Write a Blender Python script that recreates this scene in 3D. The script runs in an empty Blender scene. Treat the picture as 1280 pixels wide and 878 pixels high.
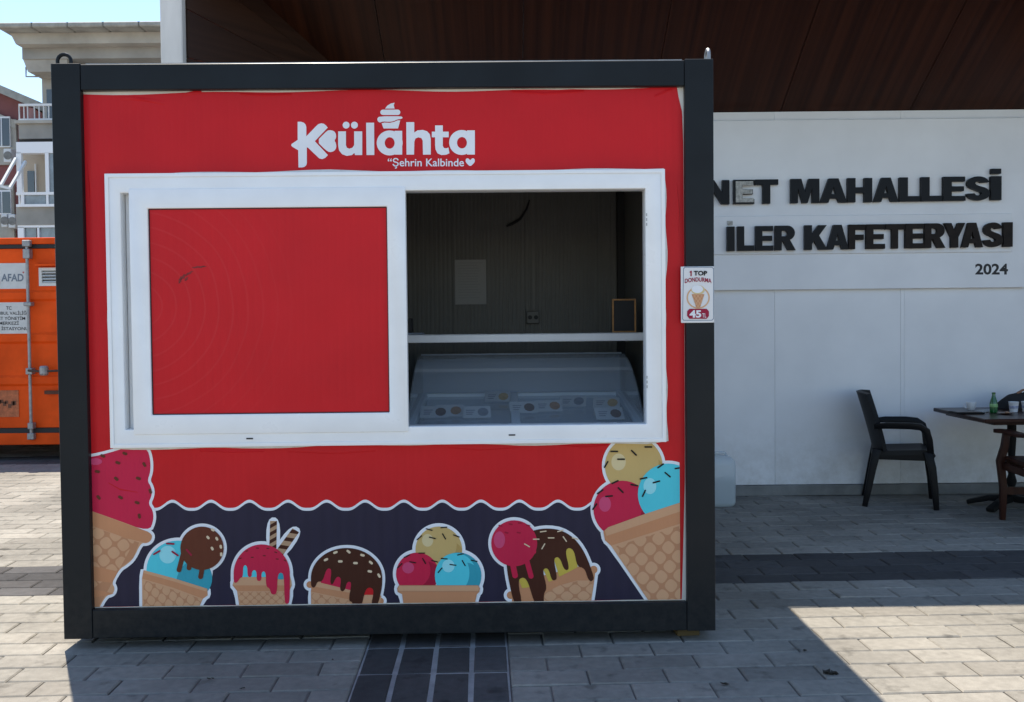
import bpy, bmesh, math, random
import numpy as np
from mathutils import Vector, Matrix, geometry
R = math.radians
random.seed(7)
scn = bpy.context.scene
COL = scn.collection

# ------------------------------------------------------------------ camera, world, sun, exposure
FPX, CAMH, PITCH, ROLL = 1188.0, 1.36, 0.02803, 0.00999      # measured from the photograph (pixels of 1280x878)
cd = bpy.data.cameras.new('camera'); cam = bpy.data.objects.new('camera', cd); COL.objects.link(cam)
cd.sensor_width = 36.0; cd.lens = FPX/1280*36.0; cd.clip_end = 3000; cd.clip_start = 0.05
cam.matrix_world = Matrix.Translation((0, 0, CAMH)) @ Matrix.Rotation(math.pi/2-PITCH, 4, 'X') @ Matrix.Rotation(-ROLL, 4, 'Z')
scn.camera = cam
TO_SUN = Vector((-0.19, 0.365, 1.0)).normalized()
w = bpy.data.worlds.new('World'); scn.world = w; w.use_nodes = True
nt = w.node_tree; nt.nodes.clear()
sky = nt.nodes.new('ShaderNodeTexSky'); sky.sky_type = 'NISHITA'; sky.sun_disc = False
sky.sun_elevation = math.asin(TO_SUN.z); sky.sun_rotation = math.atan2(TO_SUN.x, TO_SUN.y) % (2*math.pi)
sky.air_density = 1.0; sky.dust_density = 0.1; sky.ozone_density = 1.0
bg = nt.nodes.new('ShaderNodeBackground'); bg.inputs['Strength'].default_value = 0.125
wo = nt.nodes.new('ShaderNodeOutputWorld')
nt.links.new(sky.outputs[0], bg.inputs[0]); nt.links.new(bg.outputs[0], wo.inputs[0])
sl = bpy.data.lights.new('sun', 'SUN'); sl.energy = 4.25; sl.angle = R(0.53); sl.color = (1.0, 0.92, 0.80)
so = bpy.data.objects.new('sun', sl); COL.objects.link(so); so.rotation_euler = TO_SUN.to_track_quat('Z', 'Y').to_euler()
vs = scn.view_settings; vs.view_transform = 'Standard'; vs.look = 'None'; vs.exposure = 1.06; vs.gamma = 1.0
vs.use_curve_mapping = False

# ------------------------------------------------------------------ measuring: photograph point -> point on a plane of the place
def ray(u, v):
    a0, b0 = u-640, v-439
    cr, sr = math.cos(ROLL), math.sin(ROLL); a = a0*cr-b0*sr; b = a0*sr+b0*cr
    cp, sp = math.cos(PITCH), math.sin(PITCH)
    return Vector((a/FPX, cp-(b/FPX)*sp, -sp-(b/FPX)*cp))
CAMO = Vector((0, 0, CAMH))
def onY(u, v, Y):
    d = ray(u, v); t = Y/d.y; return CAMO+d*t
def onG(u, v, Z=0.0):
    d = ray(u, v); t = (Z-CAMH)/d.z; return CAMO+d*t
K_O = Vector((-1.910, 3.991, 0.045)); K_YAW = 0.0107; KW, KH, KD = 2.767, 2.421, 1.93
K_M = Matrix.Translation(K_O) @ Matrix.Rotation(K_YAW, 4, 'Z'); K_I = K_M.inverted()
K_CO = K_I @ CAMO
def K(u, v, d=0.0):
    r = K_I.to_3x3() @ ray(u, v); t = (d-K_CO.y)/r.y; p = K_CO+r*t
    return p.x, p.z

# ------------------------------------------------------------------ materials
MATS = {}
def mat(name, col, rough=0.6, metal=0.0, spec=0.5, var=0.0, vscale=8.0, bump=0.0, bscale=60.0, rvar=0.0, coat=0.0, coords='Object', col2=None, stretch=None, detail=4.0):
    if name in MATS: return MATS[name]
    m = bpy.data.materials.new(name); m.use_nodes = True; MATS[name] = m
    n = m.node_tree.nodes; l = m.node_tree.links; p = n['Principled BSDF']
    p.inputs['Base Color'].default_value = (*col, 1); p.inputs['Roughness'].default_value = rough
    p.inputs['Metallic'].default_value = metal; p.inputs['Specular IOR Level'].default_value = spec
    p.inputs['Coat Weight'].default_value = coat
    if var > 0 or bump > 0 or rvar > 0:
        tc = n.new('ShaderNodeTexCoord'); mp = n.new('ShaderNodeMapping'); l.new(tc.outputs[coords], mp.inputs[0])
        if stretch: mp.inputs['Scale'].default_value = stretch
    if var > 0 or rvar > 0:
        t = n.new('ShaderNodeTexNoise'); t.inputs['Scale'].default_value = vscale; t.inputs['Detail'].default_value = detail
        t.inputs['Roughness'].default_value = 0.6; l.new(mp.outputs[0], t.inputs['Vector'])
        rg = n.new('ShaderNodeMapRange'); rg.inputs['From Min'].default_value = 0.3; rg.inputs['From Max'].default_value = 0.7
        l.new(t.outputs['Fac'], rg.inputs['Value'])
    if var > 0:
        mx = n.new('ShaderNodeMix'); mx.data_type = 'RGBA'
        c2 = col2 if col2 else tuple(c*(1-var) for c in col)
        mx.inputs[6].default_value = (*[min(1, c*(1+var*0.5)) for c in col], 1); mx.inputs[7].default_value = (*c2, 1)
        l.new(rg.outputs[0], mx.inputs[0]); l.new(mx.outputs[2], p.inputs['Base Color'])
    if rvar > 0:
        r2 = n.new('ShaderNodeMapRange'); r2.inputs['From Min'].default_value = 0.3; r2.inputs['From Max'].default_value = 0.7
        r2.inputs['To Min'].default_value = max(0.03, rough-rvar); r2.inputs['To Max'].default_value = min(1, rough+rvar)
        l.new(t.outputs['Fac'], r2.inputs['Value']); l.new(r2.outputs[0], p.inputs['Roughness'])
    if bump > 0:
        t2 = n.new('ShaderNodeTexNoise'); t2.inputs['Scale'].default_value = bscale; t2.inputs['Detail'].default_value = 3
        l.new(mp.outputs[0], t2.inputs['Vector'])
        b = n.new('ShaderNodeBump'); b.inputs['Strength'].default_value = bump; b.inputs['Distance'].default_value = 0.01
        l.new(t2.outputs['Fac'], b.inputs['Height']); l.new(b.outputs[0], p.inputs['Normal'])
    return m

def paver_mat(name, base, tint, amount=0.22):
    m = bpy.data.materials.new(name); m.use_nodes = True; MATS[name] = m
    n = m.node_tree.nodes; l = m.node_tree.links; p = n['Principled BSDF']
    oi = n.new('ShaderNodeObjectInfo'); ge = n.new('ShaderNodeNewGeometry'); tc = n.new('ShaderNodeTexCoord')
    ad = n.new('ShaderNodeMath'); ad.operation = 'ADD'; l.new(oi.outputs['Random'], ad.inputs[0]); l.new(ge.outputs['Random Per Island'], ad.inputs[1])
    fr = n.new('ShaderNodeMath'); fr.operation = 'FRACT'; l.new(ad.outputs[0], fr.inputs[0])
    ramp = n.new('ShaderNodeValToRGB'); e = ramp.color_ramp.elements
    e[0].position = 0; e[0].color = (*[c*(1-amount) for c in base], 1); e[1].position = 1; e[1].color = (*[c*(1+amount*0.5) for c in base], 1)
    k = ramp.color_ramp.elements.new(0.55); k.color = (*tint, 1)
    l.new(fr.outputs[0], ramp.inputs[0])
    def noise(scale, det, lo, hi, tmin, tmax):
        t = n.new('ShaderNodeTexNoise'); t.inputs['Scale'].default_value = scale; t.inputs['Detail'].default_value = det
        l.new(ge.outputs['Position'], t.inputs['Vector'])
        r = n.new('ShaderNodeMapRange'); r.inputs['From Min'].default_value = lo; r.inputs['From Max'].default_value = hi
        r.inputs['To Min'].default_value = tmin; r.inputs['To Max'].default_value = tmax; l.new(t.outputs['Fac'], r.inputs['Value']); return t, r
    t1, r1 = noise(1.3, 6, 0.35, 0.65, 0.76, 1.08)      # broad grime
    t2, r2 = noise(26, 5, 0.3, 0.7, 0.86, 1.08)         # mottling
    t3, r3 = noise(9, 4, 0.60, 0.72, 1.0, 0.62)         # dark spots
    t4, r4 = noise(420, 2, 0.25, 0.75, 0.86, 1.12)      # aggregate grain
    cur = ramp.outputs[0]
    for r in (r1, r2, r3, r4):
        v = n.new('ShaderNodeVectorMath'); v.operation = 'SCALE'; l.new(cur, v.inputs[0]); l.new(r.outputs[0], v.inputs['Scale']); cur = v.outputs[0]
    l.new(cur, p.inputs['Base Color']); p.inputs['Roughness'].default_value = 0.88; p.inputs['Specular IOR Level'].default_value = 0.12
    b = n.new('ShaderNodeBump'); b.inputs['Strength'].default_value = 0.35; b.inputs['Distance'].default_value = 0.004
    l.new(t2.outputs['Fac'], b.inputs['Height'])
    b2 = n.new('ShaderNodeBump'); b2.inputs['Strength'].default_value = 0.3; b2.inputs['Distance'].default_value = 0.0015
    l.new(t4.outputs['Fac'], b2.inputs['Height']); l.new(b.outputs[0], b2.inputs['Normal']); l.new(b2.outputs[0], p.inputs['Normal'])
    return m

def vinyl_mat(name, col, rings=None, stripes=False):
    """printed vinyl film stretched over a finely ribbed panel: faint ribs and ripples in the relief only"""
    m = bpy.data.materials.new(name); m.use_nodes = True; MATS[name] = m
    n = m.node_tree.nodes; l = m.node_tree.links; p = n['Principled BSDF']
    p.inputs['Base Color'].default_value = (*col, 1); p.inputs['Roughness'].default_value = 0.38; p.inputs['Specular IOR Level'].default_value = 0.16
    ge = n.new('ShaderNodeNewGeometry')
    t = n.new('ShaderNodeTexNoise'); t.inputs['Scale'].default_value = 3.0; t.inputs['Detail'].default_value = 5; l.new(ge.outputs['Position'], t.inputs['Vector'])
    r = n.new('ShaderNodeMapRange'); r.inputs['From Min'].default_value = .3; r.inputs['From Max'].default_value = .7
    r.inputs['To Min'].default_value = .93; r.inputs['To Max'].default_value = 1.05; l.new(t.outputs['Fac'], r.inputs['Value'])
    v = n.new('ShaderNodeVectorMath'); v.operation = 'SCALE'; v.inputs[0].default_value = col; l.new(r.outputs[0], v.inputs['Scale'])
    cur = v.outputs[0]
    if stripes:
        wv = n.new('ShaderNodeTexWave'); wv.bands_direction = 'X'; wv.inputs['Scale'].default_value = 5.0; wv.inputs['Distortion'].default_value = .3
        l.new(ge.outputs['Position'], wv.inputs['Vector'])
        rr = n.new('ShaderNodeMapRange'); rr.inputs['To Min'].default_value = .97; rr.inputs['To Max'].default_value = 1.05; l.new(wv.outputs['Fac'], rr.inputs['Value'])
        v2 = n.new('ShaderNodeVectorMath'); v2.operation = 'SCALE'; l.new(cur, v2.inputs[0]); l.new(rr.outputs[0], v2.inputs['Scale']); cur = v2.outputs[0]
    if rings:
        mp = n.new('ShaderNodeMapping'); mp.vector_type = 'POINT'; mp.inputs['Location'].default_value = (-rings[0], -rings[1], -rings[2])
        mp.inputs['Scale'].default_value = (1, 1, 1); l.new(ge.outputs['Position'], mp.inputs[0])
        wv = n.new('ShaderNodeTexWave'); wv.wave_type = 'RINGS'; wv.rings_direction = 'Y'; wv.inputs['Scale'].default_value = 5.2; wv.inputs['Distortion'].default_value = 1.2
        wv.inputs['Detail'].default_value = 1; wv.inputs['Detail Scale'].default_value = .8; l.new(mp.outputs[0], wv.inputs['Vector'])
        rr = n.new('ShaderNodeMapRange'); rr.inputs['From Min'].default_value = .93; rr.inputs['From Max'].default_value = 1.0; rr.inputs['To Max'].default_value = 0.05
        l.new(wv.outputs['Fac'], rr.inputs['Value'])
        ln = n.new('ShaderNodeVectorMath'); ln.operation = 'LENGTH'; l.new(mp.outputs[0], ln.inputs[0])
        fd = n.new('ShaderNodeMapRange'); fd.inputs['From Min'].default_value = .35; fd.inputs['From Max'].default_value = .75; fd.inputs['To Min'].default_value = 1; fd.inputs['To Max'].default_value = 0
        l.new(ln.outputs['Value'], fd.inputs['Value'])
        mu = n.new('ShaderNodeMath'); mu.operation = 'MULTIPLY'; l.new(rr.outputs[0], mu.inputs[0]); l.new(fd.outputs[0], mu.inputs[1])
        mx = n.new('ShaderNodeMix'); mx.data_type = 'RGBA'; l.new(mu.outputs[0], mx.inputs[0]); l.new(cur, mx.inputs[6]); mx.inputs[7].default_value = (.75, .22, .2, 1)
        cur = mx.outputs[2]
    l.new(cur, p.inputs['Base Color'])
    wv = n.new('ShaderNodeTexWave'); wv.bands_direction = 'X'; wv.inputs['Scale'].default_value = 9.0; wv.inputs['Distortion'].default_value = .5
    l.new(ge.outputs['Position'], wv.inputs['Vector'])
    b = n.new('ShaderNodeBump'); b.inputs['Strength'].default_value = .2; b.inputs['Distance'].default_value = .004; l.new(wv.outputs['Fac'], b.inputs['Height'])
    t2 = n.new('ShaderNodeTexNoise'); t2.inputs['Scale'].default_value = 5; t2.inputs['Detail'].default_value = 2; l.new(ge.outputs['Position'], t2.inputs['Vector'])
    b2 = n.new('ShaderNodeBump'); b2.inputs['Strength'].default_value = .25; b2.inputs['Distance'].default_value = .02
    l.new(t2.outputs['Fac'], b2.inputs['Height']); l.new(b.outputs[0], b2.inputs['Normal']); l.new(b2.outputs[0], p.inputs['Normal'])
    return m

def glass_mat(name, tint=(.92, .96, .97), refl=1.0, sky_veil=0.0):
    """thin sheet glass: Fresnel mirror over clear transmission"""
    m = bpy.data.materials.new(name); m.use_nodes = True; MATS[name] = m
    n = m.node_tree.nodes; l = m.node_tree.links; n.remove(n['Principled BSDF']); o = n['Material Output']
    tr = n.new('ShaderNodeBsdfTransparent'); tr.inputs[0].default_value = (*tint, 1)
    gl = n.new('ShaderNodeBsdfGlossy'); gl.inputs['Roughness'].default_value = .02
    lw = n.new('ShaderNodeLayerWeight'); lw.inputs[0].default_value = .5
    pw = n.new('ShaderNodeMath'); pw.operation = 'POWER'; pw.inputs[1].default_value = 5; l.new(lw.outputs['Facing'], pw.inputs[0])
    mu = n.new('ShaderNodeMath'); mu.operation = 'MULTIPLY_ADD'; mu.use_clamp = True; mu.inputs[1].default_value = .9*refl; mu.inputs[2].default_value = .08*refl; l.new(pw.outputs[0], mu.inputs[0])
    mx = n.new('ShaderNodeMixShader'); l.new(mu.outputs[0], mx.inputs[0]); l.new(tr.outputs[0], mx.inputs[1]); l.new(gl.outputs[0], mx.inputs[2]); l.new(mx.outputs[0], o.inputs[0])
    if sky_veil > 0:
        df = n.new('ShaderNodeBsdfDiffuse'); df.inputs[0].default_value = (.8, .82, .84, 1); m2 = n.new('ShaderNodeMixShader'); m2.inputs[0].default_value = sky_veil  # pale diffuse veil mixed in for the sky reflection on the glass
        l.new(mx.outputs[0], m2.inputs[1]); l.new(df.outputs[0], m2.inputs[2]); l.new(m2.outputs[0], o.inputs[0])
    return m

def wood_mat(name, a, b, axis, rough=.45, scale=1.0, flat=None):
    m = bpy.data.materials.new(name); m.use_nodes = True; MATS[name] = m
    n = m.node_tree.nodes; l = m.node_tree.links; p = n['Principled BSDF']
    tc = n.new('ShaderNodeTexCoord'); mp = n.new('ShaderNodeMapping'); l.new(tc.outputs['Object'], mp.inputs[0])
    s = [22*scale]*3; s[axis] = 0.3*scale
    if flat is not None: s[flat] = 0.3*scale
    mp.inputs['Scale'].default_value = s
    oi = n.new('ShaderNodeObjectInfo'); va = n.new('ShaderNodeVectorMath'); va.operation = 'ADD'
    cb = n.new('ShaderNodeCombineXYZ'); mm = n.new('ShaderNodeMath'); mm.operation = 'MULTIPLY'; mm.inputs[1].default_value = 31; l.new(oi.outputs['Random'], mm.inputs[0])
    for i in range(3): l.new(mm.outputs[0], cb.inputs[i])
    l.new(mp.outputs[0], va.inputs[0]); l.new(cb.outputs[0], va.inputs[1])
    t = n.new('ShaderNodeTexNoise'); t.inputs['Scale'].default_value = 1.0; t.inputs['Detail'].default_value = 6; t.inputs['Distortion'].default_value = .15; l.new(va.outputs[0], t.inputs['Vector'])
    rp = n.new('ShaderNodeValToRGB'); rp.color_ramp.elements[0].position = .35; rp.color_ramp.elements[0].color = (*a, 1)
    rp.color_ramp.elements[1].position = .65; rp.color_ramp.elements[1].color = (*b, 1); l.new(t.outputs['Fac'], rp.inputs[0]); l.new(rp.outputs[0], p.inputs['Base Color'])
    p.inputs['Roughness'].default_value = rough; p.inputs['Specular IOR Level'].default_value = .18
    bm = n.new('ShaderNodeBump'); bm.inputs['Strength'].default_value = .1; bm.inputs['Distance'].default_value = .002; l.new(t.outputs['Fac'], bm.inputs['Height']); l.new(bm.outputs[0], p.inputs['Normal'])
    return m

M_frame = mat('anthracite_paint', (.0105, .013, .0155), .40, spec=.18, var=.18, vscale=3, rvar=.08, bump=.03, bscale=300)
def splash(m, z0, z1, col, amt, scale=14):
    """ground dirt splashed onto the foot of a surface, broken up by noise"""
    n = m.node_tree.nodes; l = m.node_tree.links; p = n['Principled BSDF']; src = p.inputs['Base Color'].links
    ge = n.new('ShaderNodeNewGeometry'); sx = n.new('ShaderNodeSeparateXYZ'); l.new(ge.outputs['Position'], sx.inputs[0])
    r = n.new('ShaderNodeMapRange'); r.inputs['From Min'].default_value = z0; r.inputs['From Max'].default_value = z1; r.inputs['To Min'].default_value = 1; r.inputs['To Max'].default_value = 0; l.new(sx.outputs[2], r.inputs['Value'])
    t = n.new('ShaderNodeTexNoise'); t.inputs['Scale'].default_value = scale; t.inputs['Detail'].default_value = 8; t.inputs['Roughness'].default_value = .7; l.new(ge.outputs['Position'], t.inputs['Vector'])
    r2 = n.new('ShaderNodeMapRange'); r2.inputs['From Min'].default_value = .38; r2.inputs['From Max'].default_value = .72; r2.inputs['To Max'].default_value = amt; l.new(t.outputs['Fac'], r2.inputs['Value'])
    mu = n.new('ShaderNodeMath'); mu.operation = 'MULTIPLY'; l.new(r.outputs[0], mu.inputs[0]); l.new(r2.outputs[0], mu.inputs[1])
    mx = n.new('ShaderNodeMix'); mx.data_type = 'RGBA'; l.new(mu.outputs[0], mx.inputs[0]); mx.inputs[7].default_value = (*col, 1)
    if src: l.new(src[0].from_socket, mx.inputs[6])
    else: mx.inputs[6].default_value = p.inputs['Base Color'].default_value
    l.new(mx.outputs[2], p.inputs['Base Color'])
splash(M_frame, .0, .4, (.045, .042, .037), .5, 30)
M_pvc = mat('white_pvc', (.86, .86, .85), .32, var=.05, vscale=5, rvar=.06)
M_caulk = mat('aged_white_caulk', (.66, .65, .61), .6, var=.15, vscale=20)
M_panel = mat('cream_sheet_metal', (.70, .67, .60), .5, var=.1, vscale=6)
M_inner = mat('grey_inner_sheet', (.17, .165, .15), .5, var=.12, vscale=4)
M_dark = mat('black_rubber', (.012, .012, .013), .6)
M_alu = mat('brushed_aluminium', (.62, .63, .64), .34, metal=.85, var=.08, vscale=30)
M_steel = mat('galvanised_steel', (.34, .34, .34), .5, metal=.6, var=.25, vscale=20)
M_red = vinyl_mat('red_vinyl', (.58, .012, .017))
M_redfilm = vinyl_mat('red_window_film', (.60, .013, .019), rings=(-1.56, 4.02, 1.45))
M_navy = vinyl_mat('navy_vinyl', (.026, .022, .044), stripes=True)
def pr(name, c): return vinyl_mat('print_'+name, c)
P = dict(white=pr('white', (.80, .81, .83)), crim=pr('crimson', (.58, .017, .063)), crim2=pr('dark_crimson', (.36, .010, .040)), pink=pr('pink', (.62, .07, .17)),
         cyan=pr('cyan', (.09, .60, .68)), cyan2=pr('teal', (.04, .34, .42)), cyanl=pr('pale_cyan', (.32, .74, .78)), choc=pr('chocolate', (.062, .018, .010)), choc2=pr('light_chocolate', (.13, .035, .018)),
         tan=pr('wafer', (.64, .35, .19)), tan2=pr('wafer_rim', (.58, .26, .125)), tan3=pr('wafer_line', (.52, .245, .125)), tanl=pr('wafer_light', (.68, .41, .23)), roll=pr('wafer_roll', (.46, .29, .17)), beige=pr('vanilla', (.58, .40, .15)),
         beige2=pr('vanilla_shade', (.48, .31, .10)), beigel=pr('vanilla_light', (.68, .55, .30)), yel=pr('yellow', (.60, .44, .07)), cream=pr('cream_sprinkle', (.75, .58, .38)), black=pr('black_ink', (.012, .011, .012)),
         grey=pr('grey_ink', (.22, .27, .33)), maroon=pr('maroon_ink', (.33, .012, .045)))
M_wallw = mat('white_wall_panel', (.74, .745, .75), .45, var=.07, vscale=1.6, rvar=.05, bump=.02, bscale=8)
splash(M_wallw, .05, .6, (.40, .37, .32), .6, 9)
M_plinth = mat('grey_plinth', (.20, .20, .19), .7, var=.3, vscale=6)
M_conc = mat('grey_pillar_paint', (.66, .63, .58), .7, var=.2, vscale=5, bump=.08, bscale=30, stretch=(1, 1, .2))
M_walnut_y = wood_mat('dark_walnut_ceiling', (.020, .0055, .0025), (.044, .0125, .005), 1, .42, 1.1, flat=2)
M_walnut_x = wood_mat('dark_walnut_wing', (.022, .010, .007), (.040, .018, .011), 0, .42, .8, flat=1)
M_roof = mat('grey_roof_sheet', (.35, .35, .35), .5, metal=.3)
M_letter = mat('black_acrylic', (.006, .007, .010), .35, spec=.14, var=.2, vscale=10)
M_letterb = mat('faded_black_acrylic', (.015, .010, .008), .5, spec=.15, var=.5, vscale=14)
M_ghost = mat('bare_letter_tray', (.42, .41, .37), .6, var=.5, vscale=40)
M_ink = mat('black_ink_flat', (.012, .012, .014), .6)

# ------------------------------------------------------------------ mesh helpers
class MB:
    def __init__(s): s.v = []; s.f = []; s.m = []
    def add(s, vs, fs, m=0):
        b = len(s.v); s.v += [tuple(v) for v in vs]; s.f += [tuple(i+b for i in f) for f in fs]; s.m += [m]*len(fs); return s
    def box(s, x0, x1, y0, y1, z0, z1, m=0):
        if x0 > x1: x0, x1 = x1, x0
        if y0 > y1: y0, y1 = y1, y0
        if z0 > z1: z0, z1 = z1, z0
        return s.add([(x0,y0,z0),(x1,y0,z0),(x1,y1,z0),(x0,y1,z0),(x0,y0,z1),(x1,y0,z1),(x1,y1,z1),(x0,y1,z1)],
                     [(0,3,2,1),(4,5,6,7),(0,1,5,4),(1,2,6,5),(2,3,7,6),(3,0,4,7)], m)
    def beam(s, a, b, wd, ht, m=0, up=(0,0,1), w2=None, h2=None):
        a = Vector(a); b = Vector(b); d = (b-a).normalized(); r = d.cross(Vector(up)).normalized(); u = r.cross(d)
        w2 = wd if w2 is None else w2; h2 = ht if h2 is None else h2; vs = []
        for p, ww, hh in ((a, wd, ht), (b, w2, h2)):
            for i, j in ((-1,-1),(1,-1),(1,1),(-1,1)): vs.append(p+r*(i*ww/2)+u*(j*hh/2))
        return s.add(vs, [(0,1,2,3),(7,6,5,4),(0,4,5,1),(1,5,6,2),(2,6,7,3),(3,7,4,0)], m)
    def prism(s, pts, y0, y1, m=0, axis='y'):
        """outline extruded along an axis; pts are (x,z) for y, (y,z) for x, (x,y) for z"""
        n = len(pts)
        def P3(p, t): return {'y': (p[0], t, p[1]), 'x': (t, p[0], p[1]), 'z': (p[0], p[1], t)}[axis]
        vs = [P3(p, y0) for p in pts]+[P3(p, y1) for p in pts]
        return s.add(vs, [tuple(range(n)), tuple(range(2*n-1, n-1, -1))]+[(i, n+i, n+(i+1) % n, (i+1) % n) for i in range(n)], m)
    def tube(s, path, r, seg=10, m=0, cap=True, sq=None):
        path = [Vector(p) for p in path]; n = len(path); rr = r if isinstance(r, (list, tuple)) else [r]*n; vs = []; prev = None
        for i, p in enumerate(path):
            d = (path[min(i+1, n-1)]-path[max(i-1, 0)]).normalized()
            if prev is None: a = d.cross(Vector((0, 0, 1)) if abs(d.z) < .9 else Vector((1, 0, 0))).normalized()
            else: a = (prev-d*prev.dot(d)).normalized()
            prev = a; b = d.cross(a)
            for k in range(seg):
                t = 2*math.pi*k/seg; q = a*math.cos(t)+b*math.sin(t)
                if sq: q = a*math.cos(t)*sq[0]+b*math.sin(t)*sq[1]
                vs.append(p+q*rr[i])
        fs = [(i*seg+k, i*seg+(k+1) % seg, (i+1)*seg+(k+1) % seg, (i+1)*seg+k) for i in range(n-1) for k in range(seg)]
        if cap: fs += [tuple(range(seg-1, -1, -1)), tuple(range((n-1)*seg, n*seg))]
        return s.add(vs, fs, m)
    def lathe(s, prof, c=(0,0,0), seg=24, m=0):
        vs = []; n = len(prof)
        for r, z in prof:
            for k in range(seg): t = 2*math.pi*k/seg; vs.append((c[0]+r*math.cos(t), c[1]+r*math.sin(t), c[2]+z))
        fs = [(i*seg+k, i*seg+(k+1) % seg, (i+1)*seg+(k+1) % seg, (i+1)*seg+k) for i in range(n-1) for k in range(seg)]
        fs += [tuple(range(seg-1, -1, -1)), tuple(range((n-1)*seg, n*seg))]
        return s.add(vs, fs, m)
    def build(s, name, mats, parent=None, bevel=0.0, smooth=False, world=False, kind=None, seg=1):
        if not isinstance(mats, (list, tuple)): mats = [mats]
        off = Vector((0, 0, 0))
        vs = np.array(s.v, float)
        if world and parent is not None: vs = vs-np.array(TLOC[parent.name])
        c = (vs.min(0)+vs.max(0))/2
        if parent is None: c[2] = vs[:, 2].min()
        me = bpy.data.meshes.new(name); me.from_pydata((vs-c).tolist(), [], s.f)
        for mm in mats: me.materials.append(mm)
        me.polygons.foreach_set('material_index', s.m)
        if bevel > 0:
            bm = bmesh.new(); bm.from_mesh(me); bmesh.ops.remove_doubles(bm, verts=bm.verts, dist=1e-5)
            es = [e for e in bm.edges if len(e.link_faces) == 2 and e.calc_face_angle(0) > .5]
            bmesh.ops.bevel(bm, geom=es, offset=bevel, segments=seg, profile=.5, affect='EDGES', clamp_overlap=True); bm.to_mesh(me); bm.free()
        if smooth:
            me.polygons.foreach_set('use_smooth', [True]*len(me.polygons)); me.set_sharp_from_angle(angle=R(38))
        o = bpy.data.objects.new(name, me); COL.objects.link(o); o.location = c
        if parent is not None: o.parent = parent
        if kind: o['kind'] = kind
        TLOC[o.name] = tuple(c)
        return o
TLOC = {}
def thing(name, label, cat, loc=(0,0,0), rz=0.0, group=None):
    o = bpy.data.objects.new(name, None); COL.objects.link(o); o.location = loc; o.rotation_euler = (0, 0, rz); o.empty_display_size = .1
    TLOC[o.name] = tuple(loc); return tag(o, label, cat, group)
def tag(o, label, cat, group=None):
    o['label'] = label; o['category'] = cat
    if group: o['group'] = group
    return o
def sub(part, child_parent_local):      # sub-part given in its grandparent's coordinates: shift by the part's own origin
    child_parent_local.location = Vector(child_parent_local.location)-Vector(part.location); child_parent_local.parent = part; return child_parent_local

def text_polys(txt, extrude=0.0, offset=0.0, spacing=1.0):
    cu = bpy.data.curves.new('t', 'FONT'); cu.body = txt; cu.size = 1.0; cu.offset = offset; cu.extrude = extrude; cu.resolution_u = 4; cu.space_character = spacing
    ob = bpy.data.objects.new('t', cu); COL.objects.link(ob); dg = bpy.context.evaluated_depsgraph_get(); dg.update()
    me = bpy.data.meshes.new_from_object(ob.evaluated_get(dg))
    vs = np.array([v.co[:] for v in me.vertices], float).reshape(-1, 3); fs = [tuple(p.vertices) for p in me.polygons]
    bpy.data.objects.remove(ob); bpy.data.curves.remove(cu); bpy.data.meshes.remove(me)
    return vs, fs

# ------------------------------------------------------------------ ground
gm = bpy.data.materials.new('far_paving'); gm.use_nodes = True
n = gm.node_tree.nodes; l = gm.node_tree.links; p = n['Principled BSDF']; p.inputs['Roughness'].default_value = .85
ge = n.new('ShaderNodeNewGeometry'); mp = n.new('ShaderNodeMapping'); mp.inputs['Rotation'].default_value = (0, 0, -.03); l.new(ge.outputs['Position'], mp.inputs[0])
bt = n.new('ShaderNodeTexBrick'); bt.inputs['Scale'].default_value = 1; bt.inputs['Brick Width'].default_value = .3; bt.inputs['Row Height'].default_value = .15; bt.inputs['Mortar Size'].default_value = .004
bt.inputs['Color1'].default_value = (.285, .262, .232, 1); bt.inputs['Color2'].default_value = (.25, .23, .205, 1); bt.inputs['Mortar'].default_value = (.11, .10, .088, 1)
l.new(mp.outputs[0], bt.inputs['Vector']); l.new(bt.outputs['Color'], p.inputs['Base Color'])
g = MB(); S = 900
g.add([(-S,-S,-.016),(S,-S,-.016),(S,S,-.016),(-S,S,-.016)], [(0,1,2,3)])
o = g.build('ground', gm); o['kind'] = 'structure'
M_joint = mat('joint_sand', (.15, .135, .115), .95, var=.4, vscale=6, bump=.3, bscale=150)
M_mortar = mat('pale_joint_mortar', (.30, .29, .275), .95, var=.3, vscale=10, bump=.3, bscale=150)
M_pav = paver_mat('sand_grey_paver', (.275, .253, .216), (.266, .248, .213), .16)
M_pavd = paver_mat('charcoal_paver', (.084, .080, .078), (.076, .071, .068), .25)
YAW = .03; cy, sy = math.cos(YAW), math.sin(YAW)
def rot2(a, b): return a*cy-b*sy, a*sy+b*cy
FX0, FX1, FY0, FY1 = -10.2, 10.2, -2.4, 12.0
g = MB(); g.add([(*rot2(a, b), -.0075) for a, b in ((FX0, FY0), (FX1, FY0), (FX1, FY1), (FX0, FY1))], [(0,1,2,3)])
pave = g.build('pavement', M_joint); pave['kind'] = 'structure'
bandY = [4.89-4.8, 4.89, 4.89+4.8]; stripX = [-.51-5.4, -.51, -.51+5.4]
for i, sx in enumerate(stripX):
    for j in range(2):
        g = MB(); y0 = bandY[j]+.6; y1 = bandY[j+1]
        g.add([(*rot2(a, b), -.0045) for a, b in ((sx+.003, y0), (sx+.597, y0), (sx+.597, y1), (sx+.003, y1))], [(0,1,2,3)])
        g.build('mortar_bed', M_mortar, pave, world=True)
def in_band(y): return any(b-1e-4 <= y < b+.6-1e-4 for b in bandY)
bricks = []      # centre a,b, size a,b, dark
nrow = int((FY1-FY0)/.15); base = bandY[1]-math.ceil((bandY[1]-FY0)/.15)*.15
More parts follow.
